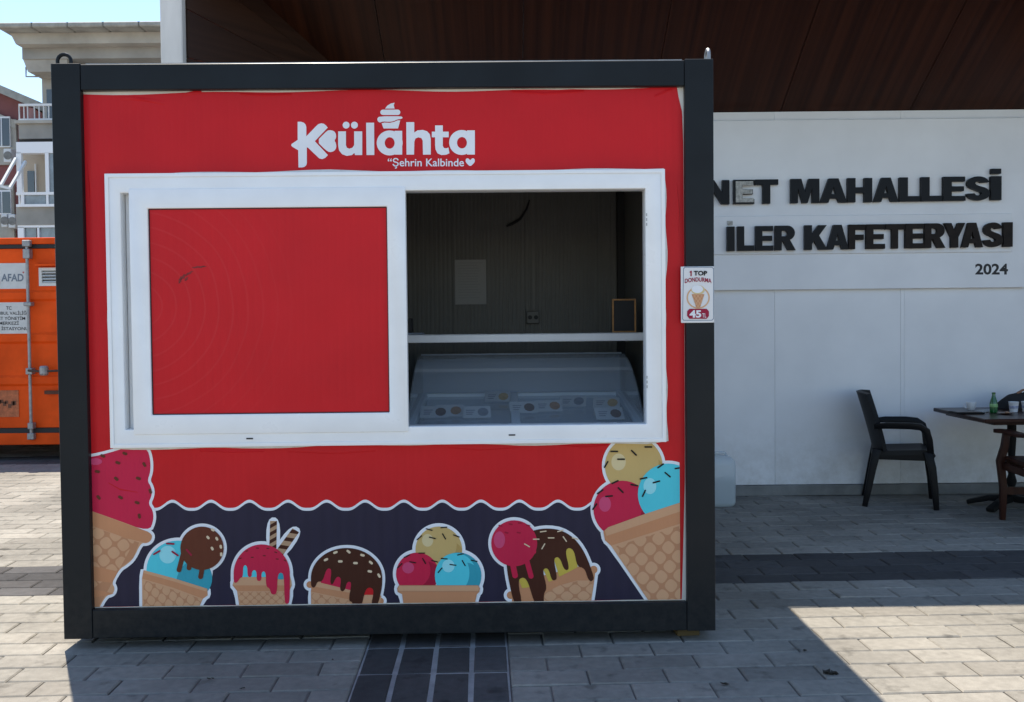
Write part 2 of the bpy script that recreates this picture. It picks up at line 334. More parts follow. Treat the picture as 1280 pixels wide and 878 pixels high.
for r in range(nrow):
    y = base+r*.15; dark = in_band(y+.01)
    cuts = []
    for sx in stripX:
        if not dark: cuts.append((sx, sx+.6))
    segs = []; cur = FX0
    for c0, c1 in cuts: segs.append((cur, c0)); cur = c1
    segs.append((cur, FX1))
    for s0, s1 in segs:
        x = s0; first = True; k = .15 if r % 2 else .30
        while x < s1-.03:
            ln = (k if first else .30); first = False
            ln = min(ln, s1-x)
            if s1-(x+ln) < .06: ln = s1-x
            bricks.append((x+ln/2, y+.075, ln-.005, .145, dark)); x += ln
for j in range(2):
    y0 = bandY[j]+.6; y1 = bandY[j+1]; nn = int(round((y1-y0)/.30))
    for sx in stripX:
        for c in range(4):
            for q in range(nn):
                bricks.append((sx+.075+c*.15, y0+.15+q*(y1-y0)/nn, .131, .287, True))
def to_px(p):
    d = cam.matrix_world.inverted() @ Vector(p); return 640+FPX*d.x/-d.z, 439-FPX*d.y/-d.z
scored = []
for b in bricks:
    x, y = rot2(b[0], b[1]); vis = 0
    if y > 3.0:
        u, v = to_px((x, y, 0))
        if -40 < u < 1320 and v < 905 and not (76 < u < 893 and y > 4.03) and y < 7.5: vis = b[2]*b[3]/y**3
    scored.append(vis)
order = sorted(range(len(bricks)), key=lambda i: -scored[i]); top = set(i for i in order[:290] if scored[i] > 0)
def paver_verts(sa, sb):
    c = .006; h = []
    for z, ins in ((-.04, 0), (-.005, 0), (0, c)):
        for i, j in ((-1,-1),(1,-1),(1,1),(-1,1)): h.append((i*(sa/2-ins), j*(sb/2-ins), z))
    return h
PF = [(8,9,10,11)]+[(4+i, 4+(i+1) % 4, 8+(i+1) % 4, 8+i) for i in range(4)]+[(i, (i+1) % 4, 4+(i+1) % 4, 4+i) for i in range(4)]
cache = {}
rest = MB()
for i, b in enumerate(bricks):
    x, y = rot2(b[0], b[1]); dz = random.gauss(0, .0011); ta, tb, tz = random.gauss(0, .005), random.gauss(0, .006), random.gauss(0, .006)
    if i in top:
        key = (round(b[2], 3), round(b[3], 3), b[4])
        if key not in cache:
            me = bpy.data.meshes.new('paver'); me.from_pydata(paver_verts(b[2], b[3]), [], PF); me.materials.append(M_pavd if b[4] else M_pav); cache[key] = me
        o = bpy.data.objects.new('paver', cache[key]); COL.objects.link(o); o.parent = pave
        pl = TLOC[pave.name]; o.location = (x-pl[0], y-pl[1], dz-pl[2]); o.rotation_euler = (ta, tb, YAW+tz)
    else:
        a = YAW+tz; ca, sa = math.cos(a), math.sin(a)
        rest.add([(x+vx*ca-vy*sa, y+vx*sa+vy*ca, vz+dz+vx*tb+vy*ta) for vx, vy, vz in paver_verts(b[2], b[3])], PF, 1 if b[4] else 0)
rest.build('paving_stones', [M_pav, M_pavd], pave, world=True, kind='stuff')

# ------------------------------------------------------------------ cafe building: white wall, plinth, walnut canopy, wing wall, pillar
WY = 7.41
cafe = thing('cafe_building', 'white panelled cafe wall under a dark walnut canopy with grey pillar', 'building', (3.5, WY, 0))
def wallbox(name, mats, *b, **k): return MB().box(*b).build(name, mats, cafe, world=True, **k)
WT = 2.985; XL, XR = -1.0, 5.6
xs = [3.03+.98*k for k in range(-5, 8)]; xs = [x for x in xs if XL+.1 < x < XR-.1]; xs = [XL]+xs+[XR]
for a, b in zip(xs[:-1], xs[1:]): wallbox('wall_panel', M_wallw, a+.0006, b-.0006, WY, WY+.08, .085, WT, bevel=.001)
wallbox('wall_backing', M_dark, XL, XR, WY+.085, WY+.25, 0, WT-.01)
wallbox('plinth', M_plinth, XL, XR, WY-.022, WY+.08, 0, .082, bevel=.004)
for x in [x for x in xs[1:-1] if abs(x-3.03) < .01]: wallbox('joint_cover', M_wallw, x+.03, x+.075, WY-.0025, WY-.0005, .086, WT-.002)
SL = .577; EY = 5.965
def ceilz(y): return 2.99+(WY-y)*SL
cx = [-1.9+1.0*k+.0 for k in range(0, 9)]; cx[-1] = 5.75
for a, b in zip(cx[:-1], cx[1:]):
    q = MB(); a2, b2 = a+.0025, b-.0025
    q.add([(a2, WY+.2, ceilz(WY+.2)), (b2, WY+.2, ceilz(WY+.2)), (b2, EY, ceilz(EY)), (a2, EY, ceilz(EY)),
           (a2, WY+.2, ceilz(WY+.2)+.03), (b2, WY+.2, ceilz(WY+.2)+.03), (b2, EY, ceilz(EY)+.03), (a2, EY, ceilz(EY)+.03)],
          [(3,2,1,0),(4,5,6,7),(0,1,5,4),(1,2,6,5),(2,3,7,6),(3,0,4,7)])
    q.build('ceiling_panel', M_walnut_y, cafe, world=True)
q = MB(); q.add([(-2.16, WY+.3, ceilz(WY+.3)+.034), (5.8, WY+.3, ceilz(WY+.3)+.034), (5.8, EY-.01, ceilz(EY)+.034), (-2.16, EY-.01, ceilz(EY)+.034),
                 (-2.16, WY+.3, ceilz(WY+.3)+.2), (5.8, WY+.3, ceilz(WY+.3)+.2), (5.8, EY-.01, ceilz(EY)+.2), (-2.16, EY-.01, ceilz(EY)+.2)],
                [(3,2,1,0),(4,5,6,7),(0,1,5,4),(1,2,6,5),(2,3,7,6),(3,0,4,7)])
MB().add([(-2.1, WY+.28, ceilz(WY+.28)+.0315), (5.78, WY+.28, ceilz(WY+.28)+.0315), (5.78, EY, ceilz(EY)+.0315), (-2.1, EY, ceilz(EY)+.0315)], [(3,2,1,0)]).build('ceiling_backing', M_dark, cafe, world=True)
q.build('roof_slab', M_roof, cafe, world=True)
wallbox('sky_block_fascia', M_walnut_x, -2.0, 5.62, EY-.034, EY-.011, ceilz(EY)-.32, ceilz(EY)+.032)  # out of view, added to keep sky light off the paving below
# left wing: walnut boards running diagonally back from the pillar to the wall
for W0, W1, zz0, sgn_ in ((Vector((-1.995, 5.96, 0)), Vector((-.95, WY-.01, 0)), 2.44, 1), (Vector((5.62, 5.96, 0)), Vector((4.58, WY-.01, 0)), .02, -1)):  # right wing is out of view, added to darken the corner by the table
    wd = (W1-W0); wn = Vector((wd.y, -wd.x, 0)).normalized()*sgn_
    for k in range(5 if sgn_ > 0 else 13):
        z0 = zz0+.30*k; q = MB(); vs = []
        for p_, off in ((W0, 0), (W1, 0), (W1, .03), (W0, .03)):
            pp = p_-wn*off; vs.append((pp.x, pp.y))
        top_ = [min(z0+.295, ceilz(v[1])-.003) for v in vs]; bot = [min(z0, t-.002) for t in top_]
        q.add([(v[0], v[1], b) for v, b in zip(vs, bot)]+[(v[0], v[1], t) for v, t in zip(vs, top_)], [(3,2,1,0),(4,5,6,7),(0,1,5,4),(1,2,6,5),(2,3,7,6),(3,0,4,7)])
        q.build('wing_board', M_walnut_x, cafe, world=True)
wallbox('pillar', M_conc, 5.64, 5.775, 5.90, 6.01, 0, 4.05, bevel=.006)  # unseen, put in with the added right wing
wallbox('pillar', M_conc, -2.145, -2.010, 5.90, 6.01, 0, 4.05, bevel=.006)


# sign board with raised letters
BY = WY-.035
sgn = thing('wall_sign', 'long white sign board with raised black capital letters on the cafe wall', 'sign', (2.6, BY, 1.6))
t0 = onY(1085, 149, BY); b0 = onY(1085, 361.5, BY); r0 = onY(1279, 250, BY)
MB().box(.9, r0.x+.02, BY, WY-.0055, b0.z, t0.z).build('board', M_wallw, sgn, world=True, bevel=.004)
s0 = onY(1085, 269, BY); s1 = onY(1085, 317, BY); sr = onY(1264, 300, BY)
MB().box(.9, sr.x, BY-.010, BY-.0005, s1.z, s0.z).build('backing_strip', M_wallw, sgn, world=True, bevel=.003)
LETTER_MESH = {}
def block_letter(ch):
    """heavy sans capital in a unit box; outlines are lists of loops (first outer, rest holes)"""
    t = .30
    E_ = [[(0,0),(1,0),(1,.20),(.38,.20),(.38,.40),(.93,.40),(.93,.60),(.38,.60),(.38,.80),(.98,.80),(.98,1),(0,1)]]
    D = {'N': [[(0,0),(.31,0),(.31,.52),(.66,0),(1,0),(1,1),(.69,1),(.69,.47),(.34,1),(0,1)]], 'E': E_,
         'T': [[(.34,0),(.66,0),(.66,.78),(1,.78),(1,1),(0,1),(0,.78),(.34,.78)]],
         'M': [[(0,0),(.25,0),(.25,.62),(.41,0),(.59,0),(.75,.62),(.75,0),(1,0),(1,1),(.63,1),(.5,.45),(.37,1),(0,1)]],
         'A': [[(0,0),(.30,0),(.36,.17),(.64,.17),(.70,0),(1,0),(.68,1),(.32,1)], [(.42,.36),(.5,.66),(.58,.36)]],
         'H': [[(0,0),(.32,0),(.32,.38),(.68,.38),(.68,0),(1,0),(1,1),(.68,1),(.68,.62),(.32,.62),(.32,1),(0,1)]],
         'L': [[(0,0),(1,0),(1,.22),(.40,.22),(.40,1),(0,1)]], 'I': [[(0,0),(1,0),(1,1),(0,1)]],
         'K': [[(0,0),(.32,0),(.32,.25),(.42,.36),(.63,0),(1,0),(.63,.58),(.97,1),(.60,1),(.32,.62),(.32,1),(0,1)]],
         'F': [[(0,0),(.38,0),(.38,.38),(.90,.38),(.90,.59),(.38,.59),(.38,.79),(1,.79),(1,1),(0,1)]],
         'Y': [[(.33,0),(.67,0),(.67,.42),(1,1),(.66,1),(.5,.66),(.34,1),(0,1),(.33,.42)]]}
    if ch in D: return D[ch]
    if ch == 'R':
        out = [(0,0),(.32,0),(.32,.36),(.40,.36),(.62,0),(1,0),(.72,.42)]
        out += [(.60+.36*math.cos(a), .705+.295*math.sin(a)) for a in [R(x) for x in range(-60, 91, 15)]]+[(0,1)]
        hole = [(.32,.57),(.32,.80),(.50,.80),(.585,.76),(.61,.685),(.585,.61),(.50,.57)]
        return [out, hole]
    if ch == 'S':
        up = [(.50+.46*math.cos(R(a)), .72+.28*math.sin(R(a))) for a in range(8, 181, 12)]+[(.50+.46*math.cos(R(a)), .70+.26*math.sin(R(a))) for a in range(188, 250, 12)]
        mid = [(.45,.40),(.60,.345),(.655,.29),(.60,.225),(.50,.20),(.40,.225),(.34,.30)]
        lo = [(.02,.28)]+[(.51+.49*math.cos(R(a)), .29+.29*math.sin(R(a))) for a in range(190, 361, 12)]+[(.51+.47*math.cos(R(a)), .31+.27*math.sin(R(a))) for a in range(8, 68, 12)]
        back = [(.55,.60),(.41,.655),(.365,.71),(.40,.775),(.49,.80),(.58,.775),(.63,.73)]
        return [up+mid+lo+back]
def letter(ch, x0, x1, zb, zt, m, parent, y=BY, dep=.035, name='letter', dot=False):
    loops = block_letter(ch); q = MB()
    def mapp(p): return (x0+p[0]*(x1-x0), zb+p[1]*(zt-zb))
    lp = [[mapp(p) for p in L] for L in loops]
    flat = [p for L in lp for p in L]
    tri = geometry.tessellate_polygon([[Vector((a, b, 0)) for a, b in L] for L in lp])
    nv = len(flat)
    vs = [(a, y-dep, b) for a, b in flat]+[(a, y-.0005, b) for a, b in flat]
    fs = []
    for t in tri:
        A, B, C = [Vector(flat[i]) for i in t]
        if (B-A).cross(C-A) > 0: t = tuple(t)
        else: t = tuple(reversed(t))
        fs.append(tuple(t)); fs.append(tuple(nv+i for i in reversed(t)))
    k = 0
    for L in lp:
        nn = len(L)
        for i in range(nn): a, b = k+i, k+(i+1) % nn; fs.append((a, nv+a, nv+b, b))
        k += nn
    q.add(vs, fs)
    if dot: q.box(x0+(x1-x0)*.04, x1-(x1-x0)*.04, y-dep, y-.0005, zt+(zt-zb)*.10, zt+(zt-zb)*.31)
    o = q.build(name, m, parent, world=True)
    bm = bmesh.new(); bm.from_mesh(o.data); bmesh.ops.recalc_face_normals(bm, faces=bm.faces); bm.to_mesh(o.data); bm.free()
    return o
row1 = [('N',883,912),('E',917,943),('T',943.6,973),('M',988.6,1024.4),('A',1025.5,1059),('H',1059.7,1090.4),('A',1092.4,1123.4),('L',1124.7,1150.6),('L',1151.7,1178),('E',1179.4,1207),('S',1208.2,1237.7),('I',1239,1252)]
row2 = [('I',909,918.5),('L',922,943),('E',944.5,967),('R',969,994.8),('K',1006,1034.5),('A',1033.5,1061),('F',1061.2,1082),('E',1083,1106.5),('T',1107,1131),('E',1132,1155.7),('R',1156.2,1182),('Y',1180.6,1206.7),('A',1202.5,1229),('S',1229.4,1254),('I',1254.8,1266)]
for row, (ya, yb, za, zb_, xa, xb), dep in ((row1, (225.5, 220.4, 255.5, 250.2, 895, 1245), .035), (row2, (283.5, 278, 314, 308.5, 910, 1262), .035)):
    for i, (ch, u0, u1) in enumerate(row):
        f = ((u0+u1)/2-xa)/(xb-xa); vt = ya+(yb-ya)*f; vb = za+(zb_-za)*f
        yy = BY-(.0105 if row is row2 else 0); pl = yy-dep
        a = onY(u0, vt, pl); b = onY(u1, vb, pl)
        m_ = M_letter
        if row is row2 and i >= 6: m_ = M_letterb
        dot = (ch == 'I' and not (row is row2 and i == len(row)-1))
        o = letter(ch, a.x, b.x, b.z, a.z, m_, sgn, y=yy, dep=dep, dot=(dot and row is row1))
        if dot and row is row2:
            d = MB(); hh = a.z-b.z; d.box(a.x+.01, b.x-.01, yy-.012, yy-.0005, a.z+hh*.08, a.z+hh*.24); d.build('letter_dot', M_ghost, sgn, world=True)
        if row is row1 and i == 1:
            o['label'] = 'letter E with its black face missing'
            wv = (b.x-a.x); o2 = letter(ch, a.x+wv*.10, b.x-wv*.04, b.z+.012, a.z-.012, M_ghost, sgn, y=yy-dep-.0008, dep=.003, name='bare_face')
def flat_text(txt, u0, v0, u1, v1, Y, m, parent, name='lettering', offset=0.0, dy=.0012, spacing=1.0):
    vs, fs = text_polys(txt, 0, offset, spacing); mn = vs.min(0); mx_ = vs.max(0); q = MB(); pts = []
    for v in vs:
        p_ = onY(u0+(v[0]-mn[0])/(mx_[0]-mn[0])*(u1-u0), v1+(v[1]-mn[1])/(mx_[1]-mn[1])*(v0-v1), Y-dy); pts.append(tuple(p_))
    q.add(pts, fs); return q.build(name, m, parent, world=True)
flat_text('2024', 1219, 329.8, 1260, 343.6, BY, M_ink, sgn, offset=.03)

# ------------------------------------------------------------------ ice cream kiosk
kio = thing('ice_cream_kiosk', 'red ice cream kiosk with anthracite frame and sliding service window', 'kiosk', K_O, K_YAW)
FW = .130; PD = .032      # frame width, recess of the panel
ptop = (K(100, 113)[1]+K(857, 107)[1])/2; pbot = (K(116, 764)[1]+K(857, 752)[1])/2
px0 = (K(100, 300, 0)[0]+.012); px1 = K(857.5, 400, 0)[0]; px0 = K(106.5, 400, 0)[0]
B = lambda: MB()
def kpart(name, mats, *b, **k): return MB().box(*b).build(name, mats, kio, **k)
kpart('corner_post', M_frame, 0, px0, 0, .13, 0, KH, bevel=.002)
kpart('corner_post', M_frame, px1, KW, 0, .13, 0, KH, bevel=.002)
kpart('corner_post', M_frame, 0, px0, KD-.13, KD, 0, KH, bevel=.004)
kpart('corner_post', M_frame, px1, KW, KD-.13, KD, 0, KH, bevel=.004)
kpart('top_beam', M_frame, px0+.001, px1-.001, .002, .12, ptop, KH-.004, bevel=.003)
kpart('bottom_beam', M_frame, px0+.001, px1-.001, .002, .12, .002, pbot, bevel=.003)
kpart('sunlit_top_strip', M_steel, px0+.02, px1-.01, .012, .06, KH-.0035, KH+.0012)  # pale strip standing in for sunlight along the top edge of the frame
for z0, z1 in ((ptop, KH-.004), (.002, pbot)):
    kpart('rear_beam', M_frame, px0+.001, px1-.001, KD-.12, KD-.002, z0, z1, bevel=.003)
    for xa, xb in ((.002, px0-.002), (px1+.002, KW-.002)):
        kpart('side_beam', M_frame, xa, xb, .131, KD-.131, z0, z1, bevel=.003)
kpart('roof_sheet', M_roof, .03, KW-.03, .125, KD-.125, KH-.05, KH-.012)
kpart('floor_sheet', M_inner, .03, KW-.03, .125, KD-.125, .02, .10)
IX0, IX1 = px0-.03, px1-.025
kpart('side_panel', M_panel, .02, IX0, .131, KD-.131, pbot, ptop); kpart('side_panel', M_panel, IX1, KW-.02, .131, KD-.131, pbot, ptop)
kpart('inner_lining', M_inner, IX1-.006, IX1-.0005, .131, KD-.14, .10, ptop-.021); kpart('inner_lining', M_inner, IX0+.0005, IX0+.006, .131, KD-.14, .10, ptop-.021)
kpart('ceiling_sheet', M_inner, IX0, IX1, .13, KD-.12, ptop-.02, ptop)
# ribbed inner back wall in separate sheets
BW = KD-.135
jx = [IX0+.007, .55, .98, K(566, 330, BW)[0], K(657, 330, BW)[0], K(748, 330, BW)[0], IX1-.007]
for a, b in zip(jx[:-1], jx[1:]):
    q = MB(); nr = max(2, int((b-a)/.026)); st = (b-a-.006)/nr; pts = []
    for i in range(nr):
        x = a+.003+i*st; pts += [(x, BW), (x+st*.42, BW), (x+st*.55, BW+.004), (x+st*.87, BW+.004)]
    pts.append((b-.003, BW)); pts += [(b-.003, BW+.01), (a+.003, BW+.01)]
    q.prism(pts, .10, ptop-.02, axis='z'); q.build('back_wall_sheet', M_inner, kio)
kpart('back_panel', M_inner, px0, px1, BW+.012, KD-.02, pbot, ptop)
# dark door frame in the right rear corner inside
kpart('inner_door_frame', M_dark, IX1-.05, IX1-.007, BW-.06, BW-.002, .10, ptop-.10)
kpart('inner_door_frame', M_dark, IX1-.05, IX1-.007, .55, BW-.062, ptop-.2, ptop-.10)
c0 = K(666, 250, BW); c1 = K(666, 397, BW)
kpart('cable_duct', M_inner, c0[0]-.012, c0[0]+.012, BW-.014, BW-.001, c1[1]+.04, ptop-.02, bevel=.002)
so_ = kpart('power_socket', M_inner, c1[0]-.04, c1[0]+.04, BW-.035, BW-.001, c1[1]-.04, c1[1]+.04, bevel=.005)
for dx in (-.018, .018):
    q = MB(); q.tube([(c1[0]+dx, BW-.04, c1[1]), (c1[0]+dx, BW-.034, c1[1])], .013, 12); sub(so_, q.build('socket_hole', M_dark, kio))
cb = [K(u, v, BW-.02) for u, v in ((662, 250), (658, 262), (650, 274), (640, 280), (633, 283))]
MB().tube([(x, BW-.02, z) for x, z in cb], [.004, .006, .008, .009, .006], 8).build('loose_cable', M_dark, kio, smooth=True)
# lifting lugs on the corners
for u, y in ((70, .03), (890, .03)):
    x = K(u, 78, y)[0]; q = MB(); x = min(max(x, .03), KW-.03)
    pth = [(x-.028, y+.03, KH-.001)]+[(x+.028*math.cos(R(a))*-1*1.0, y+.03, KH+.025+.028*math.sin(R(a))) for a in range(0, 181, 20)]+[(x+.028, y+.03, KH-.001)] if u < 400 else \
          [(x+.018, y+.0, KH-.001)]+[(x+.018, y+.028-.028*math.cos(R(a)), KH+.025+.028*math.sin(R(a))) for a in range(0, 181, 20)]+[(x+.018, y+.056, KH-.001)]
    q.tube(pth, .008, 8); q.build('lifting_lug', M_steel if u > 400 else M_frame, kio, smooth=True)
# --- front panel with the window opening
def rect_px(tl, tr, br, bl, d):
    a, b, c, e = K(*tl, d), K(*tr, d), K(*br, d), K(*bl, d); return (a[0]+e[0])/2, (b[0]+c[0])/2, (c[1]+e[1])/2, (a[1]+b[1])/2
ox0, ox1, oz0, oz1 = rect_px((131, 218), (832, 211), (832, 553), (138, 560), -.006)      # outer window frame
hx0, hx1, hz0, hz1 = ox0+.03, ox1-.03, oz0+.03, oz1-.03
for nm, bx_ in (('front_panel', (px0-.01, px1+.01, PD, .10, hz1, ptop+.01)), ('front_panel', (px0-.01, px1+.01, PD, .10, pbot-.01, hz0)),
                ('front_panel', (px0-.01, hx0, PD, .10, hz0+.0005, hz1-.0005)), ('front_panel', (hx1, px1+.01, PD, .10, hz0+.0005, hz1-.0005))):
    kpart(nm, M_panel, *bx_)
def kl(u, v, d=PD): return K(u, v, d)
random.seed(3)
outer = []
for i in range(41):      # top edge left to right, slightly wavy where the film was trimmed
    t = i/40; u = 104.5+t*(846-104.5); v = 117.5-t*6.5+1.2*math.sin(t*23)+.9*math.sin(t*9+1)-(1.2 if t > .8 else 0); outer.append(kl(u, v))
outer += [kl(848, 121), kl(852.5, 140), kl(854, 180), kl(855, 300), kl(855.5, 450), kl(856, 552), kl(856, 600), kl(854, 680), kl(852.5, 738)]
for i in range(21): t = i/20; xx = kl(852, 740)[0]*(1-t)+kl(118.5, 740)[0]*t; outer.append((xx, pbot+.0045+.0012*math.sin(t*31)))
outer += [kl(117, 700), kl(113, 560), kl(109, 400), kl(106.5, 250), kl(104.5, 160)]
hole = [(hx0-.01, hz0-.01), (hx1+.01, hz0-.01), (hx1+.01, hz1+.01), (hx0-.01, hz1+.01)]
def film(loops, y0, y1, mats, name, parent):
    flat = [p for L in loops for p in L]; tri = geometry.tessellate_polygon([[Vector((a, b, 0)) for a, b in L] for L in loops]); fs = []
    for t in tri:
        A, B_, C = [Vector(flat[i]) for i in t]; fs.append(tuple(t) if (B_-A).cross(C-A) > 0 else tuple(reversed(t)))
    q = MB(); q.add([(a, y0, b) for a, b in flat], fs); k = 0; nv = len(flat); vs = [(a, y0, b) for a, b in flat]+[(a, y1, b) for a, b in flat]; ff = []
    for L in loops:
        nn = len(L)
        for i in range(nn): a, b = k+i, k+(i+1) % nn; ff.append((a, nv+a, nv+b, b))
        k += nn
    q.add(vs, ff); return q.build(name, mats, parent)
wrap = film([outer, hole], PD-.0012, PD-.0001, M_red, 'vinyl_wrap', kio)
# raised ripples where the film has come loose at the top
def ripple(pts, wdt):
    q = MB(); n_ = len(pts); vs = []
    for i, (u, v) in enumerate(pts):
        x, z = kl(u, v); s_ = math.sin(math.pi*i/(n_-1))
        vs += [(x, PD-.0013, z+wdt), (x, PD-.0013-.004*s_, z), (x, PD-.0013, z-wdt*.5)]
    fs = [(i*3+k, i*3+k+1, (i+1)*3+k+1, (i+1)*3+k) for i in range(n_-1) for k in (0, 1)]
    q.add(vs, fs); sub(wrap, q.build('film_ripple', M_red, kio, smooth=True))
ripple([(150, 124.5), (165, 124), (180, 125.5), (195, 128), (206, 130)], .012)
ripple([(228, 120), (240, 117.5), (252, 116)], .010)
for cr_ in (([(250, 563.5), (290, 565), (330, 564)], .008), ([(360, 564), (420, 566.5), (470, 563)], .010), ([(560, 559), (600, 562), (650, 559)], .009), ([(700, 556), (730, 558.5), (760, 556)], .007),
            ([(109, 205), (112, 230), (113, 260)], .006), ([(300, 118), (330, 120), (365, 118.5)], .008), ([(640, 115), (680, 117.5), (730, 114.5)], .008), ([(846, 230), (849, 262), (848, 300)], .006), ([(128, 600), (150, 612), (185, 617)], .006)): ripple(*cr_)
ripple([(840, 112), (830, 116), (818, 121)], .008)
# caulk bead and window frame
def ring(x0, x1, z0, z1, wl, wr, wb, wt, y0, y1, name, m, parent=kio, bevel=.004):
    q = MB(); V = []
    for y in (y0, y1):
        V += [(x0, y, z0), (x1, y, z0), (x1, y, z1), (x0, y, z1), (x0+wl, y, z0+wb), (x1-wr, y, z0+wb), (x1-wr, y, z1-wt), (x0+wl, y, z1-wt)]
    fs = []
    for i in range(4):
        j = (i+1) % 4; fs += [(i, j, 4+j, 4+i), (8+j, 8+i, 12+i, 12+j), (j, i, 8+i, 8+j), (4+i, 4+j, 12+j, 12+i)]
    q.add(V, fs); return q.build(name, m, parent, bevel=bevel, smooth=True, seg=2)
q = MB(); loop = []
for s_ in range(4):
    c = [(ox0, oz0), (ox1, oz0), (ox1, oz1), (ox0, oz1)]; a, b = c[s_], c[(s_+1) % 4]
    for i in range(30):
        t = i/30; nx, nz = [(0, -1), (1, 0), (0, 1), (-1, 0)][s_]; k = .006+.004*math.sin(i*.9+s_*2)+.004*math.sin(i*.31+s_)+random.uniform(0, .0015)
        loop.append((a[0]+(b[0]-a[0])*t+nx*k, a[1]+(b[1]-a[1])*t+nz*k))
inner = [(ox0+.01, oz0+.01), (ox1-.01, oz0+.01), (ox1-.01, oz1-.01), (ox0+.01, oz1-.01)]
film([loop, inner], PD-.010, PD-.0014, M_caulk, 'caulk_bead', kio)
rx0, rx1, rz0, rz1 = rect_px((508, 238), (806.5, 236.5), (808, 530), (511, 533.5), 0.0)   # right opening
lx0 = (K(150, 240, 0)[0]+K(158, 545, 0)[0])/2
wf = ring(ox0, ox1, oz0, oz1, lx0-ox0, ox1-rx1, rz0-oz0, oz1-rz1, -.006, .085, 'window_frame', M_pvc)
sub(wf, ring(ox0+.0, ox1-.0, oz0+.0, oz1-.0, .016, .016, .016, .016, -.010, -.0062, 'frame_lip', M_pvc, bevel=.0015))
sx0, sx1, sz0, sz1 = rect_px((160, 236.5), (507, 233.5), (510, 539.5), (167, 544.5), -.012)
tx0, tx1, tz0, tz1 = rect_px((185, 261), (484, 258.5), (487, 516.5), (190, 518.5), -.005)
sub(wf, ring(sx0, sx1, sz0, sz1, tx0-sx0, sx1-tx1, tz0-sz0, sz1-tz1, -.0125, .030, 'sash', M_pvc, bevel=.005))
sub(wf, ring(tx0-.002, tx1+.002, tz0-.002, tz1+.002, .006, .006, .006, .006, -.0015, .004, 'rubber_seal', M_dark, bevel=0))
q = MB(); q.box(tx0-.001, tx1+.001, .0025, .008, tz0-.001, tz1+.001); sub(wf, q.build('red_film_pane', M_redfilm, kio))
q = MB(); q.box(lx0+.002, sx0+.03, .046, .05, rz0-.005, rz1+.005); sub(wf, q.build('track_backing', M_pvc, kio))
# second sash slid behind the first
sub(wf, ring(lx0+.05, sx1-.03, rz0+.004, rz1-.004, .05, .05, .05, .05, .052, .078, 'sash', M_pvc, bevel=.004))
q = MB(); q.box(lx0+.098, sx1-.078, .062, .066, rz0+.052, rz1-.052); sub(wf, q.build('rear_pane', M_redfilm, kio))
for u, v in ((312, 548.5), (640, 544)):
    x, z = K(u, v, -.008); q = MB(); q.box(x-.014, x+.014, -.0085, -.0062, z-.003, z+.003); sub(wf, q.build('drain_slot', M_dark, kio, bevel=.0005))
for u, v, h_ in ((809, 275, .05), (809.5, 478, .05)):
    x, z = K(u, v, -.006); q = MB()
    for k in range(3): q.box(x-.004, x-.001, -.0095, -.0055, z-h_/2+k*.02, z-h_/2+k*.02+.012)
    sub(wf, q.build('lock_keep', M_steel, kio))
# smudge marks on the red film pane: scuffs
M_scuff = mat('scuff', (.24, .020, .018), .7, var=.5, vscale=90)
for (u, v, du, dv, an) in ((228, 347, 6, 2.2, 40), (236, 342, 6, 1.4, 30), (249, 334, 9, 1.3, 5), (225, 352, 3, 1.5, 60), (233, 349, 3, 1.5, 50)):
    pts = []
    for k in range(14):
        a = 2*math.pi*k/14; rr = 1+.35*math.sin(k*2.7); x_, y_ = du*rr*math.cos(a), dv*rr*math.sin(a); ca, sa = math.cos(R(-an)), math.sin(R(-an))
        pts.append(K(u+x_*ca-y_*sa, v+x_*sa+y_*ca, .002))
    q = MB(); q.add([(a, .0021, b) for a, b in pts], [tuple(reversed(range(14)))]); sub(wf, q.build('scuff_mark', M_scuff, kio))

# --- printed artwork: flat shapes drawn in the wrap, each picture one sub-part
CX0, CX1 = K(110, 700, PD)[0]+.003, K(849.8, 700, PD)[0]; CZ0 = pbot+.005
def clip_rect(pts, x0, x1, z0, z1):
    for ax, lim, sg in ((0, x0, 1), (0, x1, -1), (1, z0, 1), (1, z1, -1)):
        out = []; nn = len(pts)
        for i in range(nn):
            a, b = pts[i], pts[(i+1) % nn]; ia = (a[ax]-lim)*sg >= 0; ib = (b[ax]-lim)*sg >= 0
            if ia: out.append(a)
            if ia != ib:
                t = (lim-a[ax])/(b[ax]-a[ax]); out.append((a[0]+(b[0]-a[0])*t, a[1]+(b[1]-a[1])*t))
        pts = out
        if len(pts) < 3: return []
    return pts
def clip_convex(pts, poly):
    area = sum(poly[i][0]*poly[(i+1) % len(poly)][1]-poly[(i+1) % len(poly)][0]*poly[i][1] for i in range(len(poly))); sg = 1 if area > 0 else -1
    for i in range(len(poly)):
        a, b = poly[i], poly[(i+1) % len(poly)]; side = lambda p: sg*((b[0]-a[0])*(p[1]-a[1])-(b[1]-a[1])*(p[0]-a[0])); out = []
        for k in range(len(pts)):
            p_, q_ = pts[k], pts[(k+1) % len(pts)]; sp_, sq_ = side(p_), side(q_)
            if sp_ >= 0: out.append(p_)
            if (sp_ >= 0) != (sq_ >= 0): t = sp_/(sp_-sq_); out.append((p_[0]+(q_[0]-p_[0])*t, p_[1]+(q_[1]-p_[1])*t))
        pts = out
        if len(pts) < 3: return []
    return pts
def circ(cx_, cy_, r, ry=None, n_=40, a0=0, a1=360): ry = r if ry is None else ry; return [(cx_+r*math.cos(R(a0+(a1-a0)*k/n_)), cy_+ry*math.sin(R(a0+(a1-a0)*k/n_))) for k in range(n_)]
def caps(x0, y0, x1, y1, wdt):
    a = math.atan2(y1-y0, x1-x0); r = wdt/2
    return [(x0+r*math.cos(a+R(t)), y0+r*math.sin(a+R(t))) for t in range(90, 271, 20)]+[(x1+r*math.cos(a+R(t)), y1+r*math.sin(a+R(t))) for t in range(-90, 91, 20)]
